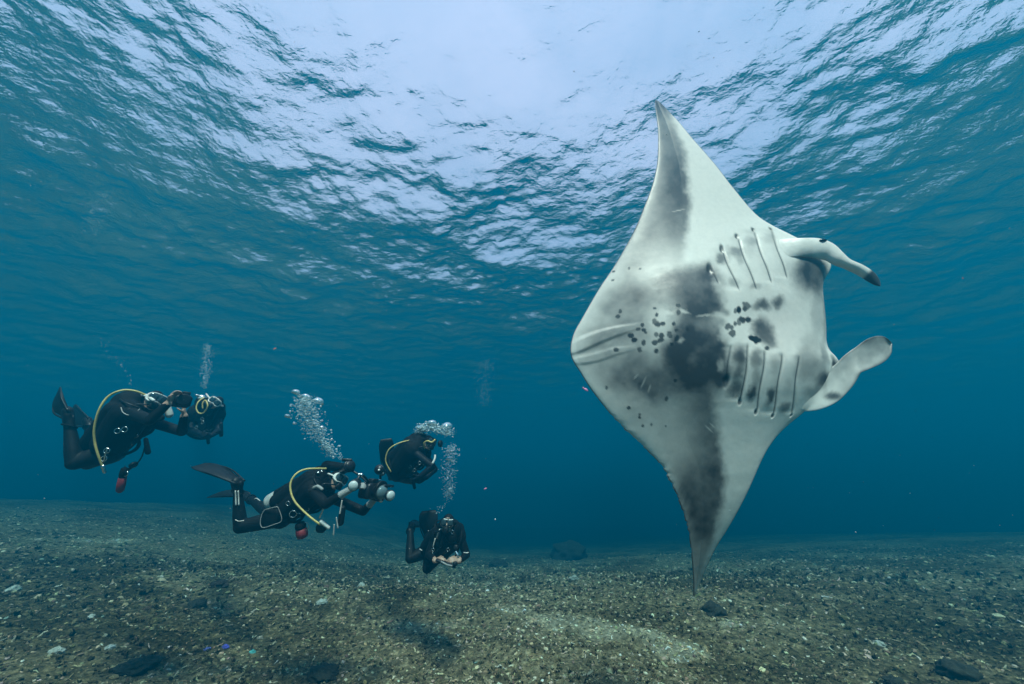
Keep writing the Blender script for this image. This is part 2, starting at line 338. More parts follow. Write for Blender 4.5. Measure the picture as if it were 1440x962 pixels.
def pigment_and_shade(X, Y, u):
    """0 = white belly skin, 1 = slate patches and painted head shade"""
    n1 = fbm(X/30, Y/30, 1, 201, 4, .55)-.5; n2 = fbm(X/7, Y/7, 1, 231, 3, .6)-.5
    Xw = X+14*(fbm(X/16, Y/16, 1, 251, 5, .65)-.5); Yw = Y+14*(fbm(X/16, Y/16, 1, 271, 5, .65)-.5)
    inv = np.ones_like(X)
    for x, y, rx, ry, a in BLOBS:
        d = np.sqrt(((Xw-x)/rx)**2+((Yw-y)/ry)**2)
        inv *= 1-min(.98, a*1.35)*smooth01((1.42-d)/1.15)
    # band along the trailing half of the upper wing
    xr = interp_xy([(936,142),(945,170),(952,188),(961,214),(967,256),(968,298),(962,326),(955,360),(950,390)], Yw)
    st = np.interp(Y, [140, 165, 200, 240, 300, 335, 375, 400], [.88, .82, .80, .93, .95, .75, .30, .0])
    fall = np.interp(Y, [142, 200, 260, 330, 400], [60, 38, 36, 44, 60])
    band = smooth01((xr-Xw)/17+.5)*((.56+.30*smooth01((235-Y)/70))+(.44-.30*smooth01((235-Y)/70))*smooth01(1-(xr-12-X)/(fall*1.3)))*st
    inv *= 1-np.clip(band, 0, 1)
    # band along the lower wing
    stre = 9*(fbm((X+.4*Y)/5, (Y-.4*X)/34, 1, 301, 3, .6)-.5)
    xr = interp_xy([(975,535),(987,558),(999,589),(1009,633),(1015,674),(1013,712),(1004,753),(990,794),(978,838)], Yw)
    xl = interp_xy([(905,535),(912,558),(920,589),(937,633),(954,667),(966,712),(973,753),(972,794),(966,838)], Y)+stre
    st = np.interp(Y, [520, 545, 575, 620, 680, 745, 775, 838], [.0, .48, .72, .84, .93, .90, .62, .50])
    inv *= 1-st*smooth01((xr-Xw)/19+.5)*smooth01((X-xl+10)/32+.5)*(lambda q: (1-q)+q*(.35+.65*smooth01((X-xl)/np.maximum(xr-xl, 10)*1.15)))(smooth01((700-Y)/80))
    # pale gaps inside the dark middle
    pale = np.zeros_like(X)
    for x, y, rx, ry, a in [(917,456,7,12,.9),(925,447,9,5,.8),(913,474,8,9,.8),(912,487,9,7,.7),(945,450,8,3,.6),(941,486,5,4,.5),(907,462,5,10,.6),(972,453,12,2.5,.45),(990,452,12,6,.5),(997,478,8,12,.6),(996,520,6,10,.5),(994,412,9,12,.35)]:
        d = np.sqrt(((Xw-x)/rx)**2+((Yw-y)/ry)**2); pale = np.maximum(pale, a*smooth01(1.3-d))
    m = (1-inv)*(1-pale)
    grey = .52*smooth01((945-X)/70)*smooth01(1-np.abs(Y-450)/330)*smooth01((X-interp_xy(L_EDGE, Y)+6)/38)
    m = np.clip(m*(1+.35*n1+.12*n2)+grey*(1+1.2*n1), 0, .97)
    sp = np.zeros_like(X)
    for x, y, r in SPOTS:
        k = 1+.35*math.sin(x*3.1+y); e = 1/k
        d = np.sqrt(((X-x)/(r*k**.4))**2+((Y-y)/(r*e**.4))**2)+1.1*n2; sp = np.maximum(sp, smooth01((1.25-d)/.4)*(.75+.25*math.sin(7*x+y)**2))
    for x, y, a, L in [(898,540,1.2,9),(906,548,1.3,6),(888,532,.9,5),(990,603,-.7,9),(994,598,-.7,6),(951,300,.2,10),(975,285,.1,8),(1040,460,.1,7),(931,640,1.0,6),(1015,400,.3,6)]:     # old scratches
        c_, s_ = math.cos(a), math.sin(a); q = np.hypot(((X-x)*c_-(Y-y)*s_)/L, ((X-x)*s_+(Y-y)*c_)/.9); m = m*(1-.55*smooth01(1.3-q))
    return m, sp
def fold(X, Y, pts, soft):
    """1 inside a tapering lobe that follows the points (x, y, half width)"""
    P = smooth_curve(pts, 80); out = np.zeros_like(X); sel = (X < 915) & (Y > 440) & (Y < 540); x, y = X[sel], Y[sel]; best = np.full(x.shape, 9.); sgn = np.zeros(x.shape)
    for (px, py, hw), (dx, dy, _) in zip(P, np.gradient(P, axis=0)):
        d = np.hypot(x-px, y-py)/max(hw, .5); m = d < best; best[m] = d[m]
    out[sel] = smooth01((1-best)/soft); return out
PELVIC = [[(900,462,3),(884,466,6),(862,470,9),(838,477,11.5),(818,485,12.5),(806,490,11),(798,493,8)], [(884,494,4),(862,497,7),(840,503,8.5),(820,507,8),(808,508,6)]]
def slit_fields(X, Y):
    """relief and darkness of the gill openings"""
    dz = np.zeros_like(X); dk = np.zeros_like(X)
    for k, g in enumerate(GILLS):
        P = smooth_curve(g, 60); ys = P[:, 1]; xs = np.interp(Y, ys, P[:, 0]); y0, y1 = ys[0], ys[-1]
        xs = xs+.6*np.sin(Y*.11+k)
        env = smooth01((Y-y0+1)/7)*smooth01((y1+1-Y)/7)
        sx = X-xs; step = -env*np.where(sx > 0, np.exp(-(np.clip(sx, 0, 99)/2.2)**2), np.exp(-np.clip(-sx, 0, 99)/12))*.0075   # a recess under the edge of the next flap
        dz += step
        if k not in (4, 9):                                    # the skin of each flap swells a little
            Q = smooth_curve(GILLS[k+1], 60); xn = np.interp(Y, Q[:, 1], Q[:, 0]); t = np.clip((X-xs)/(xn-xs), 0, 1); dz += .0065*smooth01((Y-y0+2)/16)*smooth01((y1+2-Y)/16)*np.sin(np.pi*t)
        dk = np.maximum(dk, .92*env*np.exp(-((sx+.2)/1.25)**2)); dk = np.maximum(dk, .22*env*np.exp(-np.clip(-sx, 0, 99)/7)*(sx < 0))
        outer = P[0] if k < 5 else P[-1]
        wdt = (4.2, 3.2, 2.8, 2.2, 1.6, 4.6, 3.0, 2.6, 2.4, 1.8)[k]; lng = (9, 6, 4, 3, 2.2, 9, 5, 4, 3, 2)[k]
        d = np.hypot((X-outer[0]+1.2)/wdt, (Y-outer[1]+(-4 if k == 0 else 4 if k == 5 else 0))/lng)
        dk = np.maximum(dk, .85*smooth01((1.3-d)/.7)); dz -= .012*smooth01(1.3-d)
    return dz, dk
WHITE = np.array((.77, .745, .69)); SLATE = np.array((.018, .020, .026)); INK = np.array((.014, .015, .017))
def manta_skin():
    t = NT('manta_skin'); o = t.obj()
    c = t.n('ShaderNodeVertexColor', layer_name='pigment').outputs[0]
    f = t.noise(26, 6, .65, o)
    sm = t.n('ShaderNodeMapping', {'Vector': o, 'Scale': (3, 60, 3)}).outputs[0]
    st = t.noise(1.0, 3, .6, sm)
    c = t.mix(1.0, c, t.ramp(f, [(.25, (.90, .905, .91)), (.55, (.985, .985, .985)), (.75, (1.03, 1.03, 1.02))]), 'MULTIPLY')
    c = t.mix(1.0, c, t.ramp(st, [(.3, (.985, .985, .988)), (.65, (1.0, 1.0, 1.0))]), 'MULTIPLY')
    speck = t.ramp(t.noise(170, 2, .5, o), [(.62, (1, 1, 1)), (.75, (.72, .73, .75))])
    c = t.mix(.3, c, speck, 'MULTIPLY')
    t.set(t.b.inputs['Base Color'], c); t.b.inputs['Roughness'].default_value = .40
    t.b.inputs['Specular IOR Level'].default_value = .5
    h = t.n('ShaderNodeMath', {0: f, 1: t.n('ShaderNodeMath', {0: st, 1: .12}, operation='MULTIPLY').outputs[0]}, operation='ADD').outputs[0]
    t.set(t.b.inputs['Normal'], t.bump(h, .22, .004)); return t.m
def make_manta():
    skin = manta_skin()
    root = bpy.data.objects.new('manta_ray', None); COL.objects.link(root); MF.place(root)
    tag(root, 'huge manta ray on its side showing its pale spotted belly and gill slits', 'manta ray')
    nr, nf, nb = 460, 330, 40
    rows = np.concatenate([np.linspace(142.3, 150, 14)[:-1], np.linspace(150, 825, nr), np.linspace(825, 837.7, 14)[1:]])
    Lc = smooth_curve(L_EDGE, 1200); Rc = smooth_curve(R_EDGE, 1600)
    def edge(c, y):
        i = np.argsort(c[:, 1]); return np.interp(y, c[i, 1], c[i, 0])
    xl, xr = edge(Lc, rows), edge(Rc, rows)
    # ragged, nibbled trailing edge on the lower wing
    rag = smooth01((rows-560)/40)*smooth01((790-rows)/20)
    rag = rag*3.0*(fbm(rows/5, rows*0, 1, 401, 3, .6)-.5)*2
    uf = .5-.5*np.cos(np.linspace(0, np.pi, nf)); uf = .55*uf+.45*np.linspace(0, 1, nf)
    ub = (.5-.5*np.cos(np.linspace(0, np.pi, nb+2)))[1:-1][::-1]
    U = np.concatenate([uf, ub]); nu = len(U); front = np.arange(nu) < nf
    Yp = np.repeat(rows[:, None], nu, 1); Xp = xl[:, None]+(xr-xl)[:, None]*U[None]+rag[:, None]*np.exp(-U[None]*(xr-xl)[:, None]/5)
    chord = (xr-xl)[:, None]/FPX*3.3
    c = (Yp-470)/348.                                         # -1 .. 1 along the span
    mid = -.30*np.abs(c)**2.2+.05*np.sin(c*2.5)-.05*(c > 0)*np.abs(c)**3  # wing beat: both tips swing back
    mid = mid+.10*(np.clip(.35-U, 0, 1)*np.abs(c)*1.2)[...]      # trailing half comes forward a little
    Ux = U[None]
    prof = np.clip(np.sin(np.pi*np.clip(Ux, 0, 1)**.82), 0, 1)**.62
    body = np.exp(-((Yp-468)/105.)**2)*smooth01((Xp-800)/150)
    thick = .105*(1-np.exp(-(.018+.045*chord*(1-.6*np.abs(c)))/.105))
    zf = prof*(thick+.17*body); zb = -prof*(thick*1.1+.20*body)
    flat = np.exp(-((Yp-458)/34.)**2)*np.exp(-((Xp-1060)/75.)**2)*.045      # hollow between the two gill rows
    dz, dk = slit_fields(Xp, Yp)
    f1, f2 = (fold(Xp, Yp, g, sft) for g, sft in zip(PELVIC, (.55, .6)))
    far = smooth01((905-Xp)/60)
    dz = dz+(.013*f1+.007*f2*(1-f1))*far
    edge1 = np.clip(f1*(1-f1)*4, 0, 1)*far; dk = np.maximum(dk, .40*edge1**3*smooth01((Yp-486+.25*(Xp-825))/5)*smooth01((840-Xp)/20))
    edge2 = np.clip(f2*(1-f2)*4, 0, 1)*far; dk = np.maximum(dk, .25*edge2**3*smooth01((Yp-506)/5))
    inner = smooth01(np.minimum(Ux, 1-Ux)/.04)
    zf = zf-flat*inner+dz*np.maximum(inner, (Xp < 830)*.5)
    zf = zf+inner*.004*(fbm(Xp/26, Yp/26, 1, 421, 3)-.5)
    Z = mid+np.where(front[None], zf, zb)
    # keep the outline where it is by moving each point along its own line of sight for the wing bend only
    P0 = MF.loc(Xp, Yp, mid*MK); P0[..., 2] = Z*MK
    def zsurf(X, Y):
        i = np.clip(np.searchsorted(rows, np.clip(Y, 143, 837)), 0, len(rows)-1); uu = np.clip((X-xl[i])/(xr-xl)[i], 0, 1); return Z[i, np.clip(np.searchsorted(uf, uu), 0, nf-1)]
    m, sp = pigment_and_shade(Xp, Yp, Ux)
    Cc = WHITE*(1-m[..., None])+SLATE*m[..., None]
    warm = np.exp(-((Yp-470)/70)**2)*np.exp(-((Xp-1080)/60)**2)
    Cc = Cc*(1+warm[..., None]*np.array((.03, -.02, -.02)))
    Cc = Cc*(1-sp[..., None])+INK*sp[..., None]
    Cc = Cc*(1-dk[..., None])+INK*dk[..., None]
    rim = np.maximum(smooth01(1-np.abs(Xp-xr[:, None])/2.2)*(1-.75*smooth01(1-np.abs(Yp-440)/70)), .9*smooth01(1-np.abs(Xp-xl[:, None])/1.6))
    Cc = Cc*(1-.85*rim[..., None])+INK*.85*rim[..., None]
    back = np.broadcast_to(~front[None], Xp.shape)
    Cc = np.where(back[..., None], np.array((.020, .022, .026)), Cc)
    n = len(rows); V = P0.reshape(-1, 3); i = np.arange(n*nu).reshape(n, nu); j = np.roll(i, -1, 1)
    F = np.stack([i[:-1], i[1:], j[1:], j[:-1]], -1).reshape(-1, 4)
    V = np.vstack([V, P0[0].mean(0), P0[-1].mean(0)]); t0, t1 = n*nu, n*nu+1
    o = np_mesh('body', V, F, [skin], parent=root)
    vcol(o.data, 'pigment', np.vstack([Cc.reshape(-1, 3), SLATE, SLATE]))
    def zmid(y): 
        cc = (y-470)/348.; return -.30*abs(cc)**2.2
    def sweep(name, pts, colour, n=90, m=36, cup=0.0, drape=None, sink=0.0):
        """pts: px, py, z towards the viewer, half width px, half thickness m, roll of the section (rad)"""
        P = smooth_curve(pts, n); T = np.gradient(P[:, :2], axis=0); T /= np.linalg.norm(T, axis=1)[:, None]; Nn = np.stack([-T[:, 1], T[:, 0]], 1)
        a = np.linspace(0, 2*np.pi, m, endpoint=False)
        cs, sn = np.sign(np.cos(a))*np.abs(np.cos(a))**.9, np.sin(a)
        wv = P[:, 3:4]*cs[None]; roll = P[:, 5:6]
        X = P[:, 0:1]+Nn[:, 0:1]*wv*np.cos(roll); Y = P[:, 1:2]+Nn[:, 1:2]*wv*np.cos(roll)
        zc = P[:, 2:3]+wv/FPX*3.3*np.sin(roll)
        if drape is not None:                                  # the root lies on the skin, the free end does not
            f = smooth01(np.clip((drape-np.linspace(0, 1, len(P)))/.25, 0, 1))[:, None]; zc = zc*(1-f)+f*(zsurf(X, Y)+sink)
        z = zc+P[:, 4:5]*sn[None]+cup*(cs[None]**2)*smooth01(np.linspace(0, 1, len(P))/.4)[:, None]
        base = MF.loc(X, Y, z*MK)
        k, q = len(P), m; i = np.arange(k*q).reshape(k, q); j = np.roll(i, -1, 1)
        F = np.stack([i[:-1], i[1:], j[1:], j[:-1]], -1).reshape(-1, 4)
        V = np.vstack([base.reshape(-1, 3), base[0].mean(0), base[-1].mean(0)])
        tri = np.vstack([np.stack([np.full(q, k*q), i[0], j[0], j[0]], -1)[:, :4], np.stack([np.full(q, k*q+1), j[-1], i[-1], i[-1]], -1)])
        me_o = np_mesh(name, V, F, [skin], parent=root)
        col = colour(X, Y, np.repeat(np.linspace(0, 1, k)[:, None], q, 1), np.repeat(cs[None], k, 0), sn[None])
        vcol(me_o.data, 'pigment', np.vstack([col.reshape(-1, 3), col[0, 0], col[-1, 0]]))
        return me_o
    def mixc(m): return WHITE*(1-m[..., None])+SLATE*m[..., None]
    def c_low(X, Y, s, cs, sn):
        nz = fbm(X/12, Y/12, 1, 441, 4)-.5; mb = pigment_and_shade(X, Y, None)[0]; k = smooth01((s-.28)/.25)
        m = .50+.5*nz+.25*smooth01((np.abs(cs)-.72)/.28)*smooth01((s-.35)/.2)-.22*smooth01((.35-s)/.2)
        m = mb*(1-k)+k*m; m = np.maximum(m, .92*smooth01(1.3-np.hypot((X-1172)/16, (Y-557)/7))); return mixc(np.clip(m, 0, .97))
    def c_up(X, Y, s, cs, sn):
        nz = fbm(X/12, Y/12, 1, 461, 4)-.5; mb = pigment_and_shade(X, Y, None)[0]; k = smooth01((s-.36)/.3)
        m = mb*(1-k)*.8+k*np.clip(.06+.3*nz, 0, 1)+.9*smooth01((X-1210-1.0*(391-Y))/8)
        return mixc(np.clip(m, 0, .97))
    def c_pel(X, Y, s, cs, sn):
        m = .22+.25*(fbm(X/10, Y/10, 1, 471, 4)-.5)+.15*smooth01((s-.6)/.4)
        return mixc(np.clip(m+.7*smooth01((np.abs(cs)-.90)/.1), 0, .95))
    sweep('cephalic_fin', [(1100,562,.05,8,.002,0),(1118,562,.05,15,.005,0),(1134,559,.045,20,.010,.05),(1150,553,.045,23,.015,.1),(1166,544,.055,24,.020,.15),(1184,530,.07,20.5,.020,.2),(1199,512,.085,17.5,.015,.25),(1214,503,.095,18.5,.012,.15),(1228,495,.10,20,.010,.05),(1240,489,.105,18,.008,.0),(1249,485,.105,12,.006,0),(1254,483,.105,2,.003,0)], c_low, cup=.02, drape=.30, sink=-.005)
    sweep('cephalic_fin', [(1076,352,.05,8,.002,0),(1098,350,.055,13,.004,0),(1118,348,.050,13,.006,0),(1136,348,.048,13.5,.009,-.05),(1150,349.5,.053,14.5,.011,-.15),(1165,354,.068,14,.011,-.3),(1178,363,.09,12,.012,-.35),(1192,371.5,.108,9.2,.009,-.5),(1210,380,.122,9.4,.007,-.5),(1224,389,.13,8.8,.006,-.4),(1233,397,.132,5.5,.005,-.2),(1238,402,.132,1,.003,0)], c_up, cup=-.016, drape=.26, sink=-.005)
    # eye on the side of the head
    bm = bmesh.new(); bmesh.ops.create_uvsphere(bm, u_segments=20, v_segments=12, radius=.036)
    me = bpy.data.meshes.new('eye'); bm.to_mesh(me); bm.free()
    for p in me.polygons: p.use_smooth = True
    me.materials.append(plain('eye_dark', (.006, .006, .007), .15, bump=0))
    e = bpy.data.objects.new('eye', me); COL.objects.link(e); e.parent = root
    q = MF.loc(np.array(1157.), np.array(338.5), np.array(.062*MK)); e.location = q; e.scale = (.8, .36, .5)
make_manta()
# ------------------------------------------------------------------ divers: helpers
def vec(a): return np.array(a, float)
def unit(a): a = vec(a); return a/max(1e-9, np.linalg.norm(a))
def basis(z, hint=(0, 0, 1)):
    z = unit(z); h = vec(hint)
    if abs(np.dot(z, unit(h))) > .97: h = vec((1, 0, 0))
    x = unit(np.cross(h, z)); return x, np.cross(z, x), z
class Geo:
    """collects closed pieces into one mesh"""
    def __init__(s): s.V, s.F, s.n = [], [], 0
    def add(s, V, F):
        s.V.append(np.asarray(V, float)); s.F += [tuple(int(i)+s.n for i in f) for f in F]; s.n += len(V); return s
    def rings(s, R):
        """R: list of rings (m x 3); closes both ends"""
        R = np.array(R); k, m = R.shape[:2]; F = []
        for i in range(k-1):
            for j in range(m): F.append((i*m+j, i*m+(j+1) % m, (i+1)*m+(j+1) % m, (i+1)*m+j))
        F.append(tuple(range(m-1, -1, -1))); F.append(tuple((k-1)*m+j for j in range(m)))
        return s.add(R.reshape(-1, 3), F)
    def cone(s, a, b, ra, rb, m=14, flat=1.0, hint=(0, 0, 1)):
        """round cone from a to b; flat squeezes the section along the hint"""
        a, b = vec(a), vec(b); x, y, z = basis(b-a+1e-6, hint); L = np.linalg.norm(b-a); R = []
        an = np.linspace(0, 2*np.pi, m, endpoint=False); c = np.cos(an)[:, None]*x+np.sin(an)[:, None]*y*flat
        for t in np.linspace(-np.pi/2, -.25, 4): R.append(a+z*ra*np.sin(t)+c*ra*max(.05, np.cos(t)))
        for u in (0, .33, .67, 1): R.append(a+z*L*u+c*(ra*(1-u)+rb*u))
        for t in np.linspace(.25, np.pi/2, 4): R.append(b+z*rb*np.sin(t)+c*rb*max(.05, np.cos(t)))
        return s.rings(R)
    def ell(s, c, rx, ry, rz, X, Y, Z, m=18, k=11):
        an = np.linspace(0, 2*np.pi, m, endpoint=False); R = []
        for t in np.linspace(-np.pi/2+.04, np.pi/2-.04, k):
            R.append(vec(c)+rz*np.sin(t)*vec(Z)+np.cos(t)*(rx*np.cos(an)[:, None]*vec(X)+ry*np.sin(an)[:, None]*vec(Y)))
        return s.rings(R)
    def tube(s, pts, r, m=8, n=40, r1=None):
        P = smooth_curve([tuple(p) for p in pts], n) if len(pts) > 2 else np.array(pts, float)
        T = np.gradient(P, axis=0); ref = None; R = []; an = np.linspace(0, 2*np.pi, m, endpoint=False)
        rr = np.linspace(r, r if r1 is None else r1, len(P))
        for i in range(len(P)):
            t = unit(T[i])
            x = basis(t)[0] if ref is None else unit(ref-np.dot(ref, t)*t)
            ref = x; y = np.cross(t, x); R.append(P[i]+rr[i]*(np.cos(an)[:, None]*x+np.sin(an)[:, None]*y))
        return s.rings(R)
    def torus(s, c, nrm, R0, r, m=20, k=7, sx=1.0, hint=(0, 0, 1)):
        x, y, z = basis(nrm, hint); V = []; F = []
        for i in range(m):
            a = 2*np.pi*i/m; d = np.cos(a)*x*sx+np.sin(a)*y
            for j in range(k):
                b = 2*np.pi*j/k; V.append(vec(c)+d*(R0+r*np.cos(b))+z*r*np.sin(b))
        for i in range(m):
            for j in range(k): F.append((i*k+j, i*k+(j+1) % k, (i+1) % m*k+(j+1) % k, (i+1) % m*k+j))
        return s.add(V, F)
    def box(s, c, X, Y, Z, hx, hy, hz, bev=.2):
        """box with chamfered edges"""
        X, Y, Z = vec(X), vec(Y), vec(Z); b = bev*min(hx, hy); R = []
        o = [(hx-b, -hy), (hx, -hy+b), (hx, hy-b), (hx-b, hy), (-hx+b, hy), (-hx, hy-b), (-hx, -hy+b), (-hx+b, -hy)]
        bz = min(bev*hz, b)
        for q, z in ((.86, -hz), (1, -hz+bz), (1, hz-bz), (.86, hz)): R.append([vec(c)+X*px*q+Y*py*q+Z*z for px, py in o])
        return s.rings(R)
    def lathe(s, c, axis, prof, m=20):
        """prof: (distance along the axis, radius)"""
        x, y, z = basis(axis); an = np.linspace(0, 2*np.pi, m, endpoint=False); d = np.cos(an)[:, None]*x+np.sin(an)[:, None]*y
        return s.rings([vec(c)+z*t+d*max(r, 1e-4) for t, r in prof])
    def build(s, name, mat, parent, voxel=None, smooth=True, relax=2):
        o0 = vec(parent.matrix_world.translation) if parent else vec((0, 0, 0))
        me = bpy.data.meshes.new(name); me.from_pydata([tuple(v-o0) for v in np.vstack(s.V)], [], s.F); me.update()
        bm = bmesh.new(); bm.from_mesh(me); bmesh.ops.recalc_face_normals(bm, faces=bm.faces); bm.to_mesh(me); bm.free()
        o = bpy.data.objects.new(name, me); COL.objects.link(o)
        if voxel:                                               # melt the pieces into one continuous skin
            md = o.modifiers.new('r', 'REMESH'); md.mode = 'VOXEL'; md.voxel_size = voxel
            ms = o.modifiers.new('s', 'SMOOTH'); ms.iterations = relax; ms.factor = .5
            bpy.context.view_layer.update(); dg = bpy.context.evaluated_depsgraph_get()
            me2 = bpy.data.meshes.new_from_object(o.evaluated_get(dg)); o.modifiers.clear(); o.data = me2; bpy.data.meshes.remove(me); me = me2; me.name = name
        me.polygons.foreach_set('use_smooth', np.full(len(me.polygons), smooth))
        me.materials.clear()
        for m in (mat if isinstance(mat, (list, tuple)) else [mat]): me.materials.append(m)
        if parent: o.parent = parent if parent.type == 'EMPTY' else parent
        return o
def sub(o, parent):
    """hang a mesh that was built under the diver below one of the diver's parts"""
    o.parent = parent; return o

M = dict(
    suit=plain('neoprene', (.004, .0045, .0055), .6, .4, 45, bump=.25, spec=.16), nylon=plain('black_nylon', (.0035, .004, .005), .75, .4, 90, bump=.3, spec=.14),
    rubber=plain('black_rubber', (.006, .0065, .007), .45, .3, 60, spec=.25), skin=plain('wet_skin', (.40, .26, .19), .5, .12, 40, bump=.1), glove=plain('grey_glove', (.30, .31, .30), .7, .25, 50),
    yellow=plain('yellow_hose', (.58, .46, .15), .5, .15, 30), pale=plain('pale_trim', (.62, .62, .58), .5, .15, 40), white=plain('white_silicone', (.78, .78, .74), .4, .1, 30),
    metal=plain('brushed_steel', (.62, .62, .62), .25, .1, 60, metal=1), tank=plain('pale_tank', (.50, .52, .50), .4, .2, 14, bump=.1), red=plain('red_nylon', (.20, .014, .018), .6, .3, 40),
    glass=plain('mask_glass', (.03, .05, .06), .05, .1, 8, bump=0, spec=.8), dome=plain('port_glass', (.10, .15, .16), .06, .15, 6, bump=0, spec=.8), diff=plain('strobe_diffuser', (.50, .56, .55), .35, .08, 10, bump=0),
    alu=plain('anodised_black', (.014, .014, .016), .35, .3, 80, metal=.3), hair=plain('dark_hair', (.02, .016, .012), .6, .4, 120))
SUIT2 = plain('navy_neoprene', (.0035, .0055, .010), .6, .4, 45, bump=.25, spec=.16)

def add_hand(g, wrist, direction, palm, side, curl=.9, s=1.0):
    """palm, four unequal bent fingers and a thumb; palm = the way the palm faces, side = towards the thumb"""
    d = unit(direction); p = vec(palm); p = unit(p-d*np.dot(p, d)); t = vec(side); t = unit(t-d*np.dot(t, d)-p*np.dot(t, p)); w = vec(wrist)
    g.ell(w+d*.048*s, .040*s, .017*s, .054*s, t, p, d); tips = []
    for i, (off, L) in enumerate(((.030, .070), (.010, .078), (-.011, .073), (-.030, .058))):
        b = w+d*.090*s+t*off*s; a1 = curl*(.55+.05*i); d1 = unit(d*np.cos(a1)+p*np.sin(a1)+t*off*1.4); m1 = b+d1*L*.48*s
        a2 = curl*(1.35+.08*i); d2 = unit(d*np.cos(a2)+p*np.sin(a2)); m2 = m1+d2*L*.34*s; d3 = unit(d*np.cos(a2*1.35)+p*np.sin(a2*1.35)); e = m2+d3*L*.24*s
        g.cone(w+d*.06*s+t*off*.9*s, b, .0105*s, .0100*s, 8); g.cone(b, m1, .0098*s, .0088*s, 8); g.cone(m1, m2, .0088*s, .0080*s, 8); g.cone(m2, e, .0080*s, .0068*s, 8); tips.append(e)
    b = w+d*.030*s+t*.034*s; m1 = b+unit(t*.75+d*.7+p*.35)*.042*s; e = m1+unit(d*.8+p*.75*curl+t*.1)*.034*s
    g.cone(b-t*.012*s, m1, .0135*s, .0105*s, 8); g.cone(m1, e, .0105*s, .0080*s, 8)
    return w+d*.07*s+p*.035*s
def make_fin(root, ankle, toe, tip, face, width=.20, mat=None):
    """foot pocket with a strap, blade with two rails; face = the way the flat of the blade looks"""
    ankle, toe, tip = vec(ankle), vec(toe), vec(tip); mat = mat or M['rubber']
    ax = unit(tip-toe); nz = vec(face); nz = unit(nz-ax*np.dot(nz, ax)); wx = np.cross(ax, nz); L = np.linalg.norm(tip-toe)
    g = Geo(); R = []
    for u in np.linspace(0, 1, 12):
        hw = width*.5*(.42+.62*smooth01(u*1.5))*(1-.30*smooth01((u-.86)/.14)); th = .014*(1-.75*u); c = toe+ax*L*u+nz*(.05*np.sin(u*2.2)); q = []
        for a, b in ((-1, -.6), (-.95, -1), (0, -.7), (.95, -1), (1, -.6), (1, .6), (.95, 1), (0, .7), (-.95, 1), (-1, .6)): q.append(c+wx*hw*a+nz*th*b)
        R.append(q)
    g.rings(R); f = g.build('fin', mat, root)
    g = Geo()
    for sd in (-1, 1): g.tube([toe+wx*sd*width*.22+nz*.012, toe+ax*L*.45+wx*sd*width*.46+nz*.055, toe+ax*L*.93+wx*sd*width*.44+nz*.045], .011, 6, 16, .005)
    sub(g.build('rail', mat, root), f)
    g = Geo(); g.cone(ankle+(toe-ankle)*.12, toe+ax*.05, .052, .058, 12, .75, nz); sub(g.build('foot_pocket', mat, root), f)
    back = unit(ankle-toe); g = Geo(); g.torus(ankle+(toe-ankle)*.1, unit(back+nz*.6), .056, .008, 18, 6); sub(g.build('strap', M['nylon'], root), f)
    return f
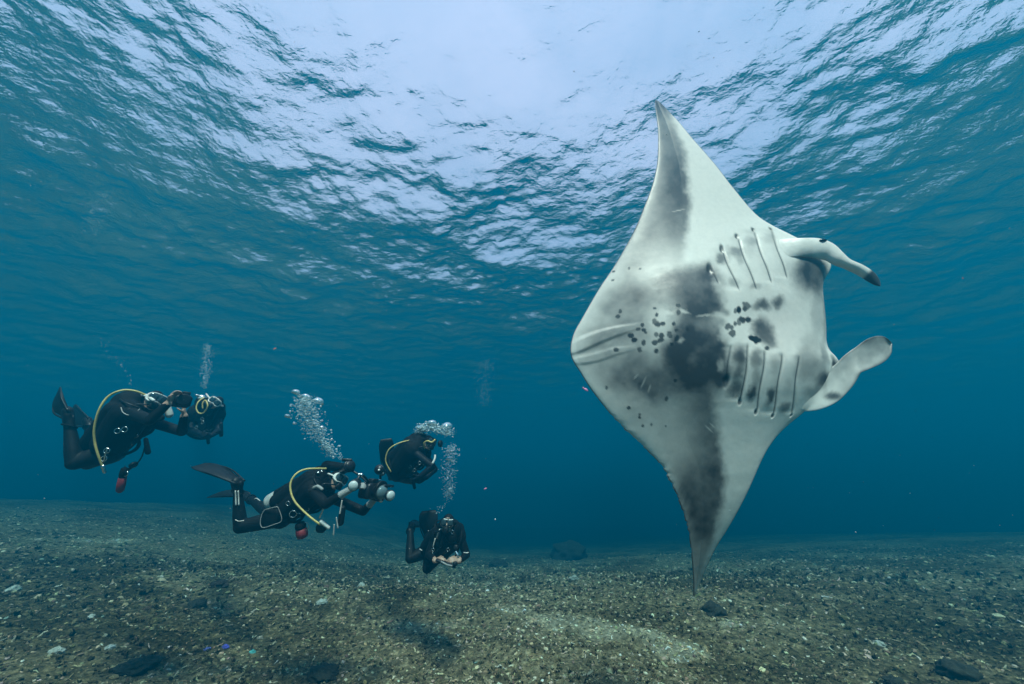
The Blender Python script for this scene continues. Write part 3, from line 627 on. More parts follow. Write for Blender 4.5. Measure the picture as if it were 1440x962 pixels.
def make_diver(J, label, face, hands, tank=None, tank_mat='nylon', tank_r=.088, mask='white', suit=None, fins=(), cap=None, gloves=False, bulk=1.0, sleeve=.03):
    """J: joints as points in the world; face: the way the head looks"""
    J = {k: vec(v) for k, v in J.items()}; root = bpy.data.objects.new('person', None); COL.objects.link(root); root.location = J['pelvis']
    bpy.context.view_layer.update(); tag(root, label, 'person', 'scuba divers hovering over the seabed')
    suit = suit or M['suit']; f = unit(face); up0 = unit(J['head']-J['chest']); r = unit(np.cross(f, up0)); u = np.cross(r, f); H = J['head']
    rt = unit(J['rsh']-J['lsh']); upb = unit(J['chest']-J['pelvis']); front = unit(np.cross(upb, rt)); rt = np.cross(front, upb)
    g = Geo(); b = bulk
    # trunk
    g.cone(J['chest'], J['pelvis'], .128*b, .122*b, 16); g.cone(J['rsh'], J['lsh'], .078, .078, 14); g.cone(J['rhip'], J['lhip'], .112*b, .112*b, 14)
    for a, c in (('rsh', 'rhip'), ('lsh', 'lhip')): g.cone(J[a]+(J['chest']-J[a])*.25, J[c], .088*b, .095*b, 14)
    neck = J['chest']+upb*.17; g.cone(neck, H-u*.06, .072, .066, 12)
    # head with face: skull, jaw, nose, lips, ears under the hood
    g.ell(H, .079, .098, .112, r, f, u, 20, 13); g.ell(H-u*.055+f*.022, .058, .070, .062, r, f, u); g.cone(H+f*.098+u*.012, H+f*.114-u*.022, .010, .015, 8); g.ell(H+f*.088-u*.052, .025, .013, .009, r, f, u)
    for sd in (-1, 1): g.ell(H+r*sd*.080-u*.004, .014, .022, .032, r, f, u, 10, 7)
    # limbs
    for sd in 'rl':
        g.cone(J[sd+'sh'], J[sd+'el'], .060, .048, 14); g.cone(J[sd+'el'], J[sd+'wr'], .048, .033, 14)
        g.cone(J[sd+'hip'], J[sd+'kn'], .096*b, .066, 16); k, a = J[sd+'kn'], J[sd+'an']; g.cone(k, k+(a-k)*.35, .064, .062, 14); g.cone(k+(a-k)*.35, a, .061, .041, 14)
        fd = [q for q in fins if q[0] == sd]; toe = vec(fd[0][1]) if fd else a+unit(a-k)*.15
        g.cone(a, toe, .042, .034, 10)
    n_hand = len(g.V); grips = {}
    for sd, (d, p, t, curl) in hands.items(): grips[sd] = add_hand(g, J[sd+'wr'], d, p, t, curl)
    o = g.build('body', [suit, M['skin'], M['glove']], root, voxel=.009, relax=2)
    me = o.data; nP = len(me.polygons); C = np.empty(nP*3, np.float32); me.polygons.foreach_get('center', C); C = C.reshape(-1, 3)+J['pelvis']
    mi = np.zeros(nP, np.int32); d = C-H
    hole = ((d@f) > .045) & (np.hypot((d@r)/.066, (d@u+.012)/.085) < 1); mi[hole] = 1
    for sd, (dd, p, t, curl) in hands.items():
        w = J[sd+'wr']; fd = unit(J[sd+'wr']-J[sd+'el']); q = C-w; hand = (np.linalg.norm(q, axis=1) < .23) & ((q@unit(dd)) > -.012-.0*q[:, 0]) & (np.linalg.norm(C-(w+unit(dd)*.08), axis=1) < .125)
        mi[hand] = (0 if gloves == 'dark' else 2) if gloves else 1
        cuff = (np.linalg.norm(q-(-fd*.05), axis=1) < .075)
        if gloves == 'long': mi[cuff] = 2
    me.polygons.foreach_set('material_index', mi)
    # eyes behind the mask
    for sd in (-1, 1): Geo().ell(H+f*.086+r*sd*.032+u*.022, .012, .012, .012, r, f, u, 10, 7).build('eye', M['glass'], root)
    # mask: frame, two panes, strap
    mm = M[mask]; g = Geo(); c = H+f*.112+u*.016; ring = []
    an = np.linspace(0, 2*np.pi, 28, endpoint=False); sq = lambda v: np.sign(v)*np.abs(v)**.62
    for q, dz in ((.82, -.034), (1.0, -.030), (1.06, -.004), (1.03, .012), (.92, .016), (.86, .010)):
        ring.append([c+r*.084*q*sq(np.cos(a))+u*(.050*q*sq(np.sin(a))-.018*max(0, 1-abs(np.cos(a))*2.2)*(np.sin(a) < 0)*-1)+f*(dz-.030*abs(np.cos(a))**3) for a in an])
    mk = Geo().rings(ring).build('mask', mm, root)
    for sd in (-1, 1):
        q = [[c+r*(sd*.040+.034*k*sq(np.cos(a)))+u*(.004+.036*k*sq(np.sin(a)))+f*(dz-.018*abs(sd*.040+.034*k*np.cos(a))/.075) for a in an] for k, dz in ((.9, .008), (1, .014), (.96, .020), (.5, .022))]
        sub(Geo().rings(q).build('lens', M['glass'], root), mk)
    sub(Geo().torus(H+u*.02, unit(u+f*.12), .098, .010, 26, 6, hint=tuple(f)).build('strap', M['nylon'] if mask != 'white' else M['pale'], root), mk)
    # regulator in the mouth and its hose over the shoulder
    g = Geo(); g.lathe(H+f*.098-u*.060, f, [(0, .014), (.012, .030), (.020, .036), (.038, .037), (.046, .030), (.048, .010)], 18)
    g.cone(H+f*.125-u*.078-r*.03, H+f*.125-u*.078+r*.03, .012, .012, 8); rg = g.build('regulator', M['rubber'], root)
    sh = J['rsh']; sub(Geo().tube([H+f*.11-u*.060+r*.035, H+f*.05-u*.10+r*.13, sh+up0*.09+front*.02, sh+up0*.07-front*.12, J['chest']+upb*.16-front*.20], .0085, 7, 30).build('hose', M['rubber'], root), rg)
    # buoyancy jacket over the trunk, with shoulder straps, waist band and rings
    g = Geo(); ch, pe = J['chest'], J['pelvis']
    for a, c, s2 in (('rsh', 'rhip', 1), ('lsh', 'lhip', -1)):
        A = J[a]+(ch-J[a])*.30-front*.03; B = J[c]+upb*.10-front*.02; g.cone(A, B, .122*b, .125*b, 14)
        g.cone(ch+rt*s2*.10-front*.13+upb*.10, pe+rt*s2*.11-front*.12+upb*.08, .075*b, .085*b, 12)
        g.cone(J[a]+(ch-J[a])*.25+front*.07, J[c]+upb*.12+front*.05, .062*b, .072*b, 12)
    g.cone(ch-front*.10+upb*.14, pe-front*.10+upb*.06, .12*b, .13*b, 14)
    bc = g.build('buoyancy_jacket', M['nylon'], root, voxel=.013, relax=3)
    g = Geo()
    for s2 in (-1, 1):
        A = ch+rt*s2*.115+upb*.17; g.tube([A-front*.10, A+upb*.03, A+front*.13-upb*.06, ch+rt*s2*.14+front*.175-upb*.10, pe+rt*s2*.16+front*.13+upb*.16], .014, 6, 24)
    sub(g.build('shoulder_strap', M['nylon'], root), bc)
    for s2, q in ((1, .05), (1, .32), (-1, .05)): sub(Geo().torus(ch+(pe-ch)*q+rt*s2*.155+front*.165, rt*s2+front*.5, .021, .0035, 16, 6).build('ring', M['metal'], root), bc)
    sub(Geo().torus(pe+upb*.10, upb, .165*b, .016, 30, 6, 1.12, tuple(front)).build('waist_band', M['nylon'], root), bc)
    # tank with valve
    if tank:
        A, B = vec(tank[0]), vec(tank[1]); ax = unit(B-A); L = np.linalg.norm(B-A); R0 = tank_r
        tk = Geo().lathe(A, ax, [(-.012, R0*.55), (0, R0*.86), (.03, R0), (L-.10, R0), (L-.05, R0*.86), (L-.015, R0*.55), (L, .026), (L+.03, .022)], 26).build('tank', M[tank_mat], root)
        sub(Geo().box(B+ax*.035, *basis(ax), .035, .022, .025).cone(B+ax*.04-rt*.05, B+ax*.04+rt*.07, .017, .017, 10).build('valve', M['metal'], root), tk)
        sub(Geo().lathe(A+ax*L*.58, ax, [(-sleeve, R0*.9), (-sleeve, R0+.006), (.05, R0+.006), (.05, R0*.9)], 26).build('band', M['nylon'], root), tk)
    for sd, toe, tip, fc, wd in fins: make_fin(root, J[sd+'an'], toe, tip, fc, wd)
    return root, dict(f=f, r=r, u=u, front=front, rt=rt, upb=upb, J=J, grips=grips)
def tube_part(root, name, pts, r, mat, n=48):
    if 'hose' in name: r *= .78
    return Geo().tube([tuple(p) for p in pts], r, 8, n).build(name, M[mat], root)
# ------------------------------------------------------------------ the five divers
def pix(D):
    return lambda px, py, dz=0.0: vec(at(px, py, D+dz))
CAMV = -vec(FWD)
# 1: leftmost, photographing
P = pix(3.8)
J = dict(head=P(214,564), chest=P(184,590), pelvis=P(154,632,.02), rsh=P(185,581,-.19), lsh=P(203,590,.19), rel=P(211,591,-.42), rwr=P(236,568,-.36), lel=P(256,607,.08), lwr=P(259,585,-.06),
         rhip=P(150,636,-.11), lhip=P(158,634,.12), rkn=P(105,651,-.26), ran=P(98,601,-.20), lkn=P(124,652,.34), lan=P(126,603,.44))
d1, i1 = make_diver(J, 'diver on the far left with bent knees holding a small camera up to the mask', (.86, -.48, -.06),
    {'r': ((.15, .1, .95), (.8, .2, 0), (0, -1, 0), .9), 'l': ((-.15, -.25, .9), (-.6, -.4, .2), (0, -.8, .3), .9)}, tank=(P(140,616,.10), P(178,562,.08)), mask='white', bulk=1.12,
    fins=[('r', P(96,584,-.20), P(89,553,-.02), (-.55, -.35, .2), .20), ('l', P(124,594,.46), P(107,580,.82), (.1, -.9, -.2), .22)])
hs = tube_part(d1, 'yellow_hose', [P(206,556,-.06), P(190,550,-.12), P(172,549,-.18), P(153,557,-.24), P(140,575,-.30), P(133,600,-.32), P(133,620,-.32), P(138,640,-.32), P(145,658,-.30)], .0125, 'yellow')
sub(Geo().cone(P(205,556,-.06), P(216,563,-.12), .016, .014, 8).build('connector', M['pale'], d1), hs)
sub(Geo().cone(P(145,656,-.30), P(147,664,-.30), .017, .013, 8).build('end_fitting', M['metal'], d1), hs)
tube_part(d1, 'white_cord', [P(170,573,-.27), P(173,580,-.29), P(182,584,-.30), P(191,580,-.30), P(197,575,-.28)], .0045, 'glove')
tube_part(d1, 'gauge_hose', [P(185,655,-.2), P(176,665,-.22), P(172,668,-.22), P(196,648,-.22), P(205,625,-.22)], .008, 'rubber')
g = Geo(); g.lathe(P(186,652,-.20), (.6, 0, -.5), [(0, .02), (.01, .034), (.03, .034), (.035, .02)]); g.build('gauge', M['rubber'], d1)
for (x, y) in ((165,606), (175,604), (150,634), (146,645)): Geo().torus(P(x, y, -.30), CAMV+vec((.3, 0, .2)), .023, .004, 18, 6).build('ring', M['metal'], d1)
Geo().tube([P(151,630,-.31), P(148,640,-.32), P(146,650,-.32)], .006, 6, 16).build('chain', M['metal'], d1)
Geo().cone(P(205,618,-.1), P(208,636,-.12), .018, .024, 10).build('pocket_weight', M['nylon'], d1)
tube_part(d1, 'shin_piping', [P(90,624,-.27), P(93,632,-.28), P(99,638,-.29)], .0045, 'pale', 12)
Geo().lathe(P(226,588,-.22), (.4, -.9, 0), [(0, .02), (.008, .034), (.03, .036), (.04, .02)]).build('octopus_regulator', M['rubber'], d1)
Geo().cone(P(238,583,.15), P(236,572,.15), .036, .026, 10).build('camera_lanyard_float', M['pale'], d1)
def hung_buoy(A, B, r, label):
    A, B = vec(A), vec(B); o = bpy.data.objects.new('marker_buoy', None); COL.objects.link(o); o.location = B; bpy.context.view_layer.update(); tag(o, label, 'marker buoy')
    ax = unit(B-A); L = np.linalg.norm(B-A)
    Geo().lathe(A+ax*L*.42, ax, [(0, r*.5), (.006, r*.95), (L*.28, r*1.05), (L*.50, r*.95), (L*.57, r*.45)]).build('red_sleeve', M['red'], o)
    Geo().lathe(A+ax*L*.06, ax, [(0, r*.3), (.01, r*.8), (L*.22, r*1.0), (L*.36, r*.9), (L*.37, r*.5)]).build('black_pouch', M['nylon'], o)
    cl = Geo().torus(A+ax*L*.30+vec((r*1.0, -.01, 0)), (0, 1, .2), r*.7, .004, 16, 6).build('clip', M['metal'], o)
    Geo().tube([A, A+ax*L*.1], .004, 6).build('cord', M['rubber'], o)
hung_buoy(P(176,655,-.22), P(168,693,-.22), .032, 'red rolled marker buoy hanging under the diver on the far left')
# compact camera in a housing
def compact(c, look, label, s=1.0):
    c = vec(c); f = unit(look); x, y, z = basis(f); o = bpy.data.objects.new('compact_camera', None); COL.objects.link(o); o.location = c; bpy.context.view_layer.update(); tag(o, label, 'camera')
    Geo().box(c, x, y, z, .070*s, .052*s, .034*s, .35).build('housing', M['alu'], o)
    pt = Geo().lathe(c+f*.030*s, f, [(0, .044*s), (.05*s, .042*s), (.052*s, .047*s), (.085*s, .049*s), (.088*s, .040*s)]).build('lens_port', M['alu'], o)
    sub(Geo().lathe(c+f*.100*s, f, [(0, .040*s), (.010*s, .034*s), (.016*s, .018*s), (.018*s, .004)]).build('glass', M['dome'], o), pt)
    Geo().box(c+y*.064*s+x*.02*s, x, y, z, .026*s, .018*s, .024*s).build('sun_hood', M['rubber'], o)
    Geo().lathe(c+y*.052*s-x*.035*s, y, [(0, .012*s), (.012*s, .012*s), (.014*s, .006*s)], 12).build('shutter_button', M['metal'], o)
    return o
compact(P(254,564,-.20), (.75, -.62, -.05), 'small black camera in a round housing held by the diver on the far left', 1.15)

# 2: the diver with the large camera rig, in the middle of the group
P = pix(4.1)
J = dict(head=P(471,675,-.02), chest=P(440,692), pelvis=P(399,722,.0), rsh=P(440,691,-.20), lsh=P(459,697,.19), rel=P(458,709,-.42), rwr=P(493,688,-.40), lel=P(511,719,.02), lwr=P(527,702,-.06),
         rhip=P(395,728,-.11), lhip=P(402,724,.13), rkn=P(338,741,-.20), ran=P(334,692,-.14), lkn=P(374,718,.44), lan=P(354,703,.74))
d2, i2 = make_diver(J, 'diver swimming level with black fins up, aiming a big camera with two strobes', (.86, -.50, -.10),
    {'r': ((.85, .15, .35), (.2, .6, -.4), (0, -.2, .95), .8), 'l': ((.1, -.15, .9), (.2, -.7, 0), (-.9, 0, .2), .9)}, tank=(P(378,708,-.02), P(449,667,.0)), tank_mat='tank', mask='white', gloves='long', sleeve=.23,
    fins=[('r', P(338,680,-.14), P(278,659,-.02), (-.25, -.28, .9), .21), ('l', P(347,697,.80), P(300,700,1.1), (-.1, -.45, .9), .20)])
hs = tube_part(d2, 'yellow_hose', [P(459,659,-.08), P(445,659,-.14), P(430,660,-.2), P(417,666,-.27), P(409,678,-.32), P(409,692,-.35), P(415,706,-.38), P(428,720,-.40), P(441,731,-.42), P(451,738,-.42)], .0125, 'yellow')
sub(Geo().cone(P(452,734,-.42), P(462,742,-.42), .020, .016, 8).build('inflator', M['pale'], d2), hs)
# piping round the thigh pocket, knee and ankle
tube_part(d2, 'pocket_piping', [P(372,717,-.28), P(388,713,-.30), P(392,716,-.30), P(396,732,-.31), P(384,738,-.32), P(370,742,-.32), P(366,736,-.31), P(368,724,-.29), P(372,717,-.28)], .0036, 'glove', 60)
Geo().box(P(381,728,-.265), *basis(CAMV+vec((0, 0, .2)), (0, 0, 1)), .085, .085, .022, .4).build('thigh_pocket', M['nylon'], d2)
for x in (331.5, 335.5): tube_part(d2, 'ankle_stripe', [P(x-.5, 690, -.195), P(x, 700, -.20), P(x+.3, 711, -.215)], .0065, 'pale', 12)
tube_part(d2, 'knee_piping', [P(331,731,-.265), P(336,733,-.275), P(343,732,-.27)], .004, 'pale', 12)
tube_part(d2, 'calf_piping', [P(357,703,.66), P(361,701,.65), P(367,706,.57), P(371,713,.45)], .006, 'pale', 16)
Geo().torus(P(412,723,-.27), CAMV+vec((.2, 0, 0)), .034, .005, 20, 6).build('ring', M['metal'], d2)
Geo().torus(P(405,708,-.26), CAMV, .022, .004, 18, 6).build('ring', M['metal'], d2)
for a, b in (((481,704,-.2), (478,722,-.22)), ((470,738,-.22), (469,752,-.22)), ((473,728,-.22), (475,742,-.22))): Geo().cone(P(*a), P(*b), .006, .008, 7).build('clip', M['pale'], d2)
Geo().tube([P(455,715,-.36), P(452,722,-.37), P(449,729,-.38)], .008, 6, 12).build('chain', M['metal'], d2)
Geo().cone(P(482,715,-.1), P(479,735,-.12), .030, .034, 10).build('gauge_console', M['rubber'], d2)
Geo().box(P(452,742,-.30), *basis(CAMV, (0, 0, 1)), .05, .045, .03, .5).build('octopus_regulator', M['rubber'], d2)
tube_part(d2, 'shoulder_patch', [P(441,686,-.26), P(447,684,-.27), P(454,689,-.28)], .016, 'glove', 12)
Geo().cone(P(459,655,.05), P(486,657,.02), .055, .040, 12).build('float_pouch', M['nylon'], d2)
hung_buoy(P(421,733,-.16), P(426,757,-.16), .055, 'dark red pouch hanging below the waist of the level swimming diver')
def big_rig():
    c = P(522,690,-.14); f = unit((.90, -.40, -.12)); x, y, z = basis(f); o = bpy.data.objects.new('camera_rig', None); COL.objects.link(o); o.location = c; bpy.context.view_layer.update()
    tag(o, 'large black underwater camera rig with dome port and strobes on arms', 'camera')
    h = Geo().box(c, x, y, z, .105, .080, .060, .3).build('housing', M['alu'], o)
    sub(Geo().box(c+y*.095, x, y, z, .045, .025, .035).build('viewfinder_hump', M['alu'], o), h)
    for k, (a, b) in enumerate(((.06, .07), (-.05, .075), (.085, .02), (-.085, -.03), (.02, -.05))): sub(Geo().lathe(c+x*a+y*b-f*.060, -f, [(0, .010), (.014, .010), (.016, .005)], 10).build('button', M['metal'], o), h)
    p = Geo().lathe(c+f*.055, f, [(0, .062), (.05, .062), (.06, .078), (.085, .080), (.090, .070)], 26).build('port_ring', M['alu'], o)
    sub(Geo().lathe(c+f*.140, f, [(0, .074), (.02, .070), (.04, .056), (.055, .034), (.060, .006)], 26).build('dome_port', M['dome'], o), p)
    sub(Geo().lathe(c+f*.115+y*.03, f, [(0, .085), (.028, .086), (.030, .080)], 26).build('port_shade', M['rubber'], o), p)
    for sd in (-1, 1): Geo().tube([c+x*sd*.10+y*.06, c+x*sd*.15+y*.05, c+x*sd*.155-y*.05, c+x*sd*.10-y*.065], .013, 8, 20).build('handle', M['rubber'], o)
    def strobe(q, look, r=.045, L=.13, front='diff', via=()):
        q = vec(q); l = unit(look); s_ = Geo().lathe(q-l*L, l, [(0, r*.6), (.012, r*.92), (L*.75, r*.95), (L*.8, r*1.1), (L, r*1.12), (L+.004, r*.95)], 22).build('strobe', M['alu'], o)
        sub(Geo().lathe(q, l, [(.002, r*.98), (.014, r*.93), (.024, r*.70), (.030, r*.3), (.031, .004)], 22).build('diffuser', M[front], o), s_)
        Geo().tube([tuple(vec(v)) for v in via]+[tuple(q-l*L*.5)], .012, 8, 30).build('arm', M['alu'], o)
        for v in via[1:]: Geo().ell(v, .022, .022, .022, x, y, z, 10, 7).build('ball_joint', M['metal'], o)
    strobe(P(497,683,-.50), (.15, -.95, -.25), .048, .14, 'diff', [c+y*.08-x*.05, P(508,668,-.34)])
    strobe(P(549,697,-.20), (.75, -.62, -.12), .050, .14, 'diff', [c-y*.08+x*.03, P(536,704,-.1)])
    s0 = P(533,672,.02); strobe(P(533,660,-.08), (.05, -.9, .15), .046, .15, 'alu', [c+y*.09+x*.02, P(534,676,.04)])
    Geo().lathe(P(533,661,-.12), (.05, -.95, .1), [(0, .012), (.01, .010), (.012, .004)], 12).build('focus_light', M['white'], o)
    Geo().box(P(543,683,-.12), x, y, z, .07, .012, .05).build('cross_bar', M['alu'], o)
    strobe(P(492,655,-.12), (.7, -.6, .2), .058, .15, 'alu', [c+y*.08-x*.08, P(505,668,-.12)])
    Geo().box(P(488,647,-.10), *basis((.3, -.9, .2)), .05, .012, .02).build('shade_plate', M['rubber'], o)
big_rig()

# 3: behind the first diver, facing the photographer
P = pix(5.5)
J = dict(head=P(303,567,-.06), chest=P(289,584,-.02), pelvis=P(284,603,.40), rsh=P(272,583,.0), lsh=P(305,586,.02), rel=P(268,604,-.12), rwr=P(282,610,-.28), lel=P(308,605,-.10), lwr=P(298,612,-.26),
         rhip=P(277,604,.42), lhip=P(292,605,.42), rkn=P(280,612,.80), ran=P(278,600,1.15), lkn=P(292,613,.80), lan=P(291,602,1.15))
d3, i3 = make_diver(J, 'diver seen head-on behind the raised camera of the far left diver', (.45, -.88, -.08),
    {'r': ((.7, -.4, -.1), (.2, .8, -.2), (0, 0, 1), .9), 'l': ((-.7, -.4, -.1), (-.2, .8, -.2), (0, 0, 1), .9)}, tank=(P(283,592,.55), P(284,560,.14)), mask='white', suit=SUIT2, bulk=1.15, gloves='dark',
    fins=[('r', P(278,594,1.25), P(276,588,1.8), (0, -.3, .9), .2), ('l', P(291,596,1.25), P(292,590,1.8), (0, -.3, .9), .2)])
tube_part(d3, 'yellow_hose', [P(287,559,-.10), P(279,565,-.2), P(276,574,-.24), P(280,581,-.26), P(287,580,-.27), P(292,571,-.27), P(289,563,-.24), P(285,567,-.26), P(285,575,-.27)], .011, 'yellow')
tube_part(d3, 'mask_hose', [P(290,554,-.04), P(294,559,-.10), P(299,562,-.14)], .014, 'pale', 12)
Geo().box(P(283,560,-.08), *basis(CAMV), .035, .018, .02).build('inflator', M['pale'], d3)
for x, y in ((284,589), (276,601), (285,594)): Geo().torus(P(x, y, -.26), CAMV, .02, .004, 14, 6).build('ring', M['metal'], d3)
Geo().cone(P(311,596,-.1), P(311,612,-.1), .022, .026, 10).build('hanging_gauge', M['rubber'], d3)
Geo().cone(P(292,614,-.2), P(293,623,-.2), .022, .020, 10).build('pocket_weight', M['nylon'], d3)

# 4: behind the camera rig
P = pix(5.2)
J = dict(head=P(600,623,-.02), chest=P(583,639), pelvis=P(561,659,.10), rsh=P(580,634,-.17), lsh=P(597,640,.18), rel=P(608,656,-.28), rwr=P(592,669,-.34), lel=P(611,660,.05), lwr=P(599,672,-.14),
         rhip=P(560,663,-.02), lhip=P(563,662,.2), rkn=P(580,675,.26), ran=P(552,672,.52), lkn=P(590,674,.42), lan=P(562,668,.72))
d4, i4 = make_diver(J, 'diver curled up behind the camera rig with bubbles bursting round the hood', (.80, -.58, -.05),
    {'r': ((-.6, -.1, -.5), (-.2, .5, .5), (.2, -.8, .2), .9), 'l': ((-.6, -.3, -.4), (-.2, .5, .5), (.2, -.8, .2), .9)}, tank=(P(553,652,.06), P(580,622,.03)), mask='rubber', suit=SUIT2, bulk=1.28, gloves='dark',
    fins=[('r', P(546,664,.56), P(543,616,.50), (.25, -.95, 0), .21), ('l', P(556,662,.8), P(552,640,1.2), (.2, -.9, .1), .2)])
tube_part(d4, 'yellow_hose', [P(584,618,-.08), P(572,620,-.15), P(559,624,-.2), P(548,631,-.24), P(543,641,-.26), P(543,651,-.27), P(550,664,-.27)], .010, 'yellow')
tube_part(d4, 'mask_hose', [P(597,631,-.16), P(596,624,-.18), P(601,620,-.20), P(607,622,-.22), P(612,618,-.2)], .013, 'yellow', 20)
tube_part(d4, 'arm_stripe', [P(612,640,-.26), P(611,646,-.30), P(608,652,-.34)], .013, 'pale', 12)
Geo().lathe(P(617,624,-.10), (.9, -.3, 0), [(0, .03), (.01, .045), (.04, .045), (.05, .02)]).build('video_light', M['rubber'], d4)
for x, y in ((583,661), (590,651), (604,663), (597,652)): Geo().torus(P(x, y, -.27), CAMV, .02, .004, 14, 6).build('ring', M['metal'], d4)
Geo().cone(P(581,676,-.1), P(583,686,-.1), .024, .020, 10).build('pocket_weight', M['nylon'], d4)

# 5: low over the seabed, facing the photographer
P = pix(4.7)
J = dict(head=P(630,736,-.06), chest=P(629,760,.0), pelvis=P(611,774,.36), rsh=P(612,754,.0), lsh=P(647,755,.0), rel=P(603,779,-.08), rwr=P(611,788,-.28), lel=P(656,780,-.06), lwr=P(646,789,-.26),
         rhip=P(600,775,.38), lhip=P(618,778,.38), rkn=P(577,785,.22), ran=P(577,747,.44), lkn=P(601,799,.12), lan=P(603,769,.42))
d5, i5 = make_diver(J, 'diver low over the seabed facing forward with both feet raised behind', (.02, -1, -.04),
    {'r': ((.75, -.35, .1), (.2, .5, -.6), (.1, -.3, .9), .95), 'l': ((-.65, -.4, .2), (-.2, .5, -.6), (0, -.3, .9), .95)}, tank=(P(617,772,.62), P(627,748,.22)), mask='rubber',
    fins=[('r', P(578,739,.52), P(597,744,.98), (.3, -.5, .8), .2), ('l', P(603,758,.46), P(603,718,.62), (.1, -.95, .1), .25)])
for x0, y0, x1, y1, dz in ((652,777,659,777,-.12), (590,772,597,775,.22), (574,753,580,754,.38)): tube_part(d5, 'reflective_band', [P(x0, y0, dz), P((x0+x1)/2, (y0+y1)/2+.6, dz-.015), P(x1, y1, dz)], .0055, 'pale', 10)
tube_part(d5, 'shin_piping', [P(574,760,.33), P(575,767,.28), P(576,772,.24)], .004, 'pale', 10)
tube_part(d5, 'shoulder_hose', [P(624,745,-.14), P(619,744,-.15), P(616,750,-.15), P(614,757,-.14)], .009, 'pale', 16)
tube_part(d5, 'chest_piping', [P(612,757,-.13), P(610,765,-.14), P(609,769,-.14)], .007, 'pale', 10)
for x, y in ((636,748), (625,746), (630,773), (609,773)): Geo().torus(P(x, y, -.17), CAMV, .018, .004, 14, 6).build('ring', M['metal'], d5)
g = Geo(); g.lathe(P(641,770,-.20), (0, -.95, .2), [(0, .02), (.008, .030), (.02, .030), (.024, .02)]); g.build('gauge', M['rubber'], d5)
Geo().cone(P(641,776,-.22), P(644,781,-.24), .014, .016, 8).build('clip', M['metal'], d5)
for a, b in (((624.5,730,-.20), (629,731,-.215)), ((631.5,731.5,-.215), (636.5,731,-.20))): Geo().cone(P(*a), P(*b), .008, .007, 7).build('mask_glint', M['pale'], d5)  # pale strips standing in for the reflection on the mask lens
def tray():
    c = P(627,792,-.38); o = bpy.data.objects.new('camera_tray', None); COL.objects.link(o); o.location = c; bpy.context.view_layer.update()
    tag(o, 'flat black camera tray with pale edge held by the lowest diver', 'camera tray')
    X = unit(P(641,797,-.38)-P(615,788,-.38)); x, y, z = basis(X)
    t = Geo().box(c, x, y, z, .045, .014, .125, .4).build('plate', M['alu'], o)
    sub(Geo().tube([P(620,789.5,-.44), P(628,794,-.45), P(636,796,-.44)], .009, 7, 16).build('edge', M['glove'], o), t)
    Geo().lathe(P(640,793,-.42), (.2, -.9, .2), [(0, .025), (.03, .027), (.035, .015)]).build('lamp_head', M['rubber'], o)
tray()
# ------------------------------------------------------------------ bubbles
def bubble_material(name, froth):
    t = NT(name); t.t.nodes.remove(t.b)
    fr = t.n('ShaderNodeFresnel', {'IOR': .75}); tr = t.n('ShaderNodeBsdfTransparent', {'Color': (.97, .99, 1, 1)}); gl = t.n('ShaderNodeBsdfGlossy', {'Color': (1, 1, 1, 1), 'Roughness': .06})
    fm = t.n('ShaderNodeMath', {0: fr, 1: .22}, operation='MAXIMUM')
    df = t.n('ShaderNodeBsdfDiffuse', {'Color': (.68, .86, .88, 1)}); mx = t.n('ShaderNodeMixShader', {0: fm, 1: tr, 2: gl})
    t.set(t.out.inputs['Surface'], t.n('ShaderNodeMixShader', {0: froth, 1: mx, 2: df})); return t.m
BUB = bubble_material('air_bubble', .12); FROTH = bubble_material('fine_bubbles', .40); V_I, F_I = ico(1); V_J, F_J = ico(2)
def plume(pts, D, n, smin, smax, seed, label=None):
    """pts: px, py, half width px; a drifting column of small air bubbles"""
    r = np.random.default_rng(seed); P = smooth_curve(pts, 100); k = r.integers(0, len(P), n); rr = np.clip(r.normal(0, .48, n), -1.1, 1.1)
    px = P[k, 0]+rr*P[k, 2]; py = P[k, 1]+r.normal(0, 3, n); dz = r.normal(0, .6, n)*P[k, 2]/FPX*D
    C = np.array([at(a, b, D+c) for a, b, c in zip(px, py, dz)]); s = smin*(smax/smin)**(r.random(n)**1.8)
    q = 1+.5*(r.random((n, 3))-.5); q[:, 2] *= .72
    V, F, _ = stamp([(V_I, F_I)], C[:, 0], C[:, 1], C[:, 2], s, rand_rot(n, r, .25), np.zeros((n, 3)), np.zeros(n, int), q)
    o = np_mesh('bubble_plume', V, F, [FROTH]); tag(o, kind='stuff'); return o
plume([(468,640,6),(455,622,14),(442,605,20),(434,588,22),(430,572,20),(428,560,16)], 4.2, 1900, .0022, .017, 1)
plume([(480,646,2),(477,640,6),(474,632,6)], 4.15, 68, .003, .012, 2)
plume([(287,545,5),(289,530,7),(290,512,9),(291,495,9),(292,486,6)], 5.6, 544, .003, .011, 3)
plume([(585,612,6),(592,604,9),(600,600,12),(610,602,14),(622,606,14),(634,608,9)], 5.2, 1000, .003, .020, 4)
plume([(629,700,8),(632,680,10),(630,660,12),(632,640,13),(634,628,10)], 5.4, 850, .003, .014, 5)
plume([(630,697,3),(632,690,6),(630,684,5)], 5.3, 68, .004, .014, 6)
plume([(616,722,4),(620,714,5),(626,710,4)], 4.6, 23, .003, .010, 7)
plume([(184,541,2),(178,525,4),(168,512,7),(158,502,9),(150,488,9),(140,470,9)], 4.0, 60, .002, .007, 8)
plume([(128,330,16),(135,300,22),(150,270,26)], 6.0, 442, .003, .008, 9)
plume([(680,570,10),(681,550,12),(682,525,14),(684,505,10)], 9.0, 340, .004, .012, 10)
plume([(225,340,30),(240,300,40)], 7.0, 272, .003, .008, 11)
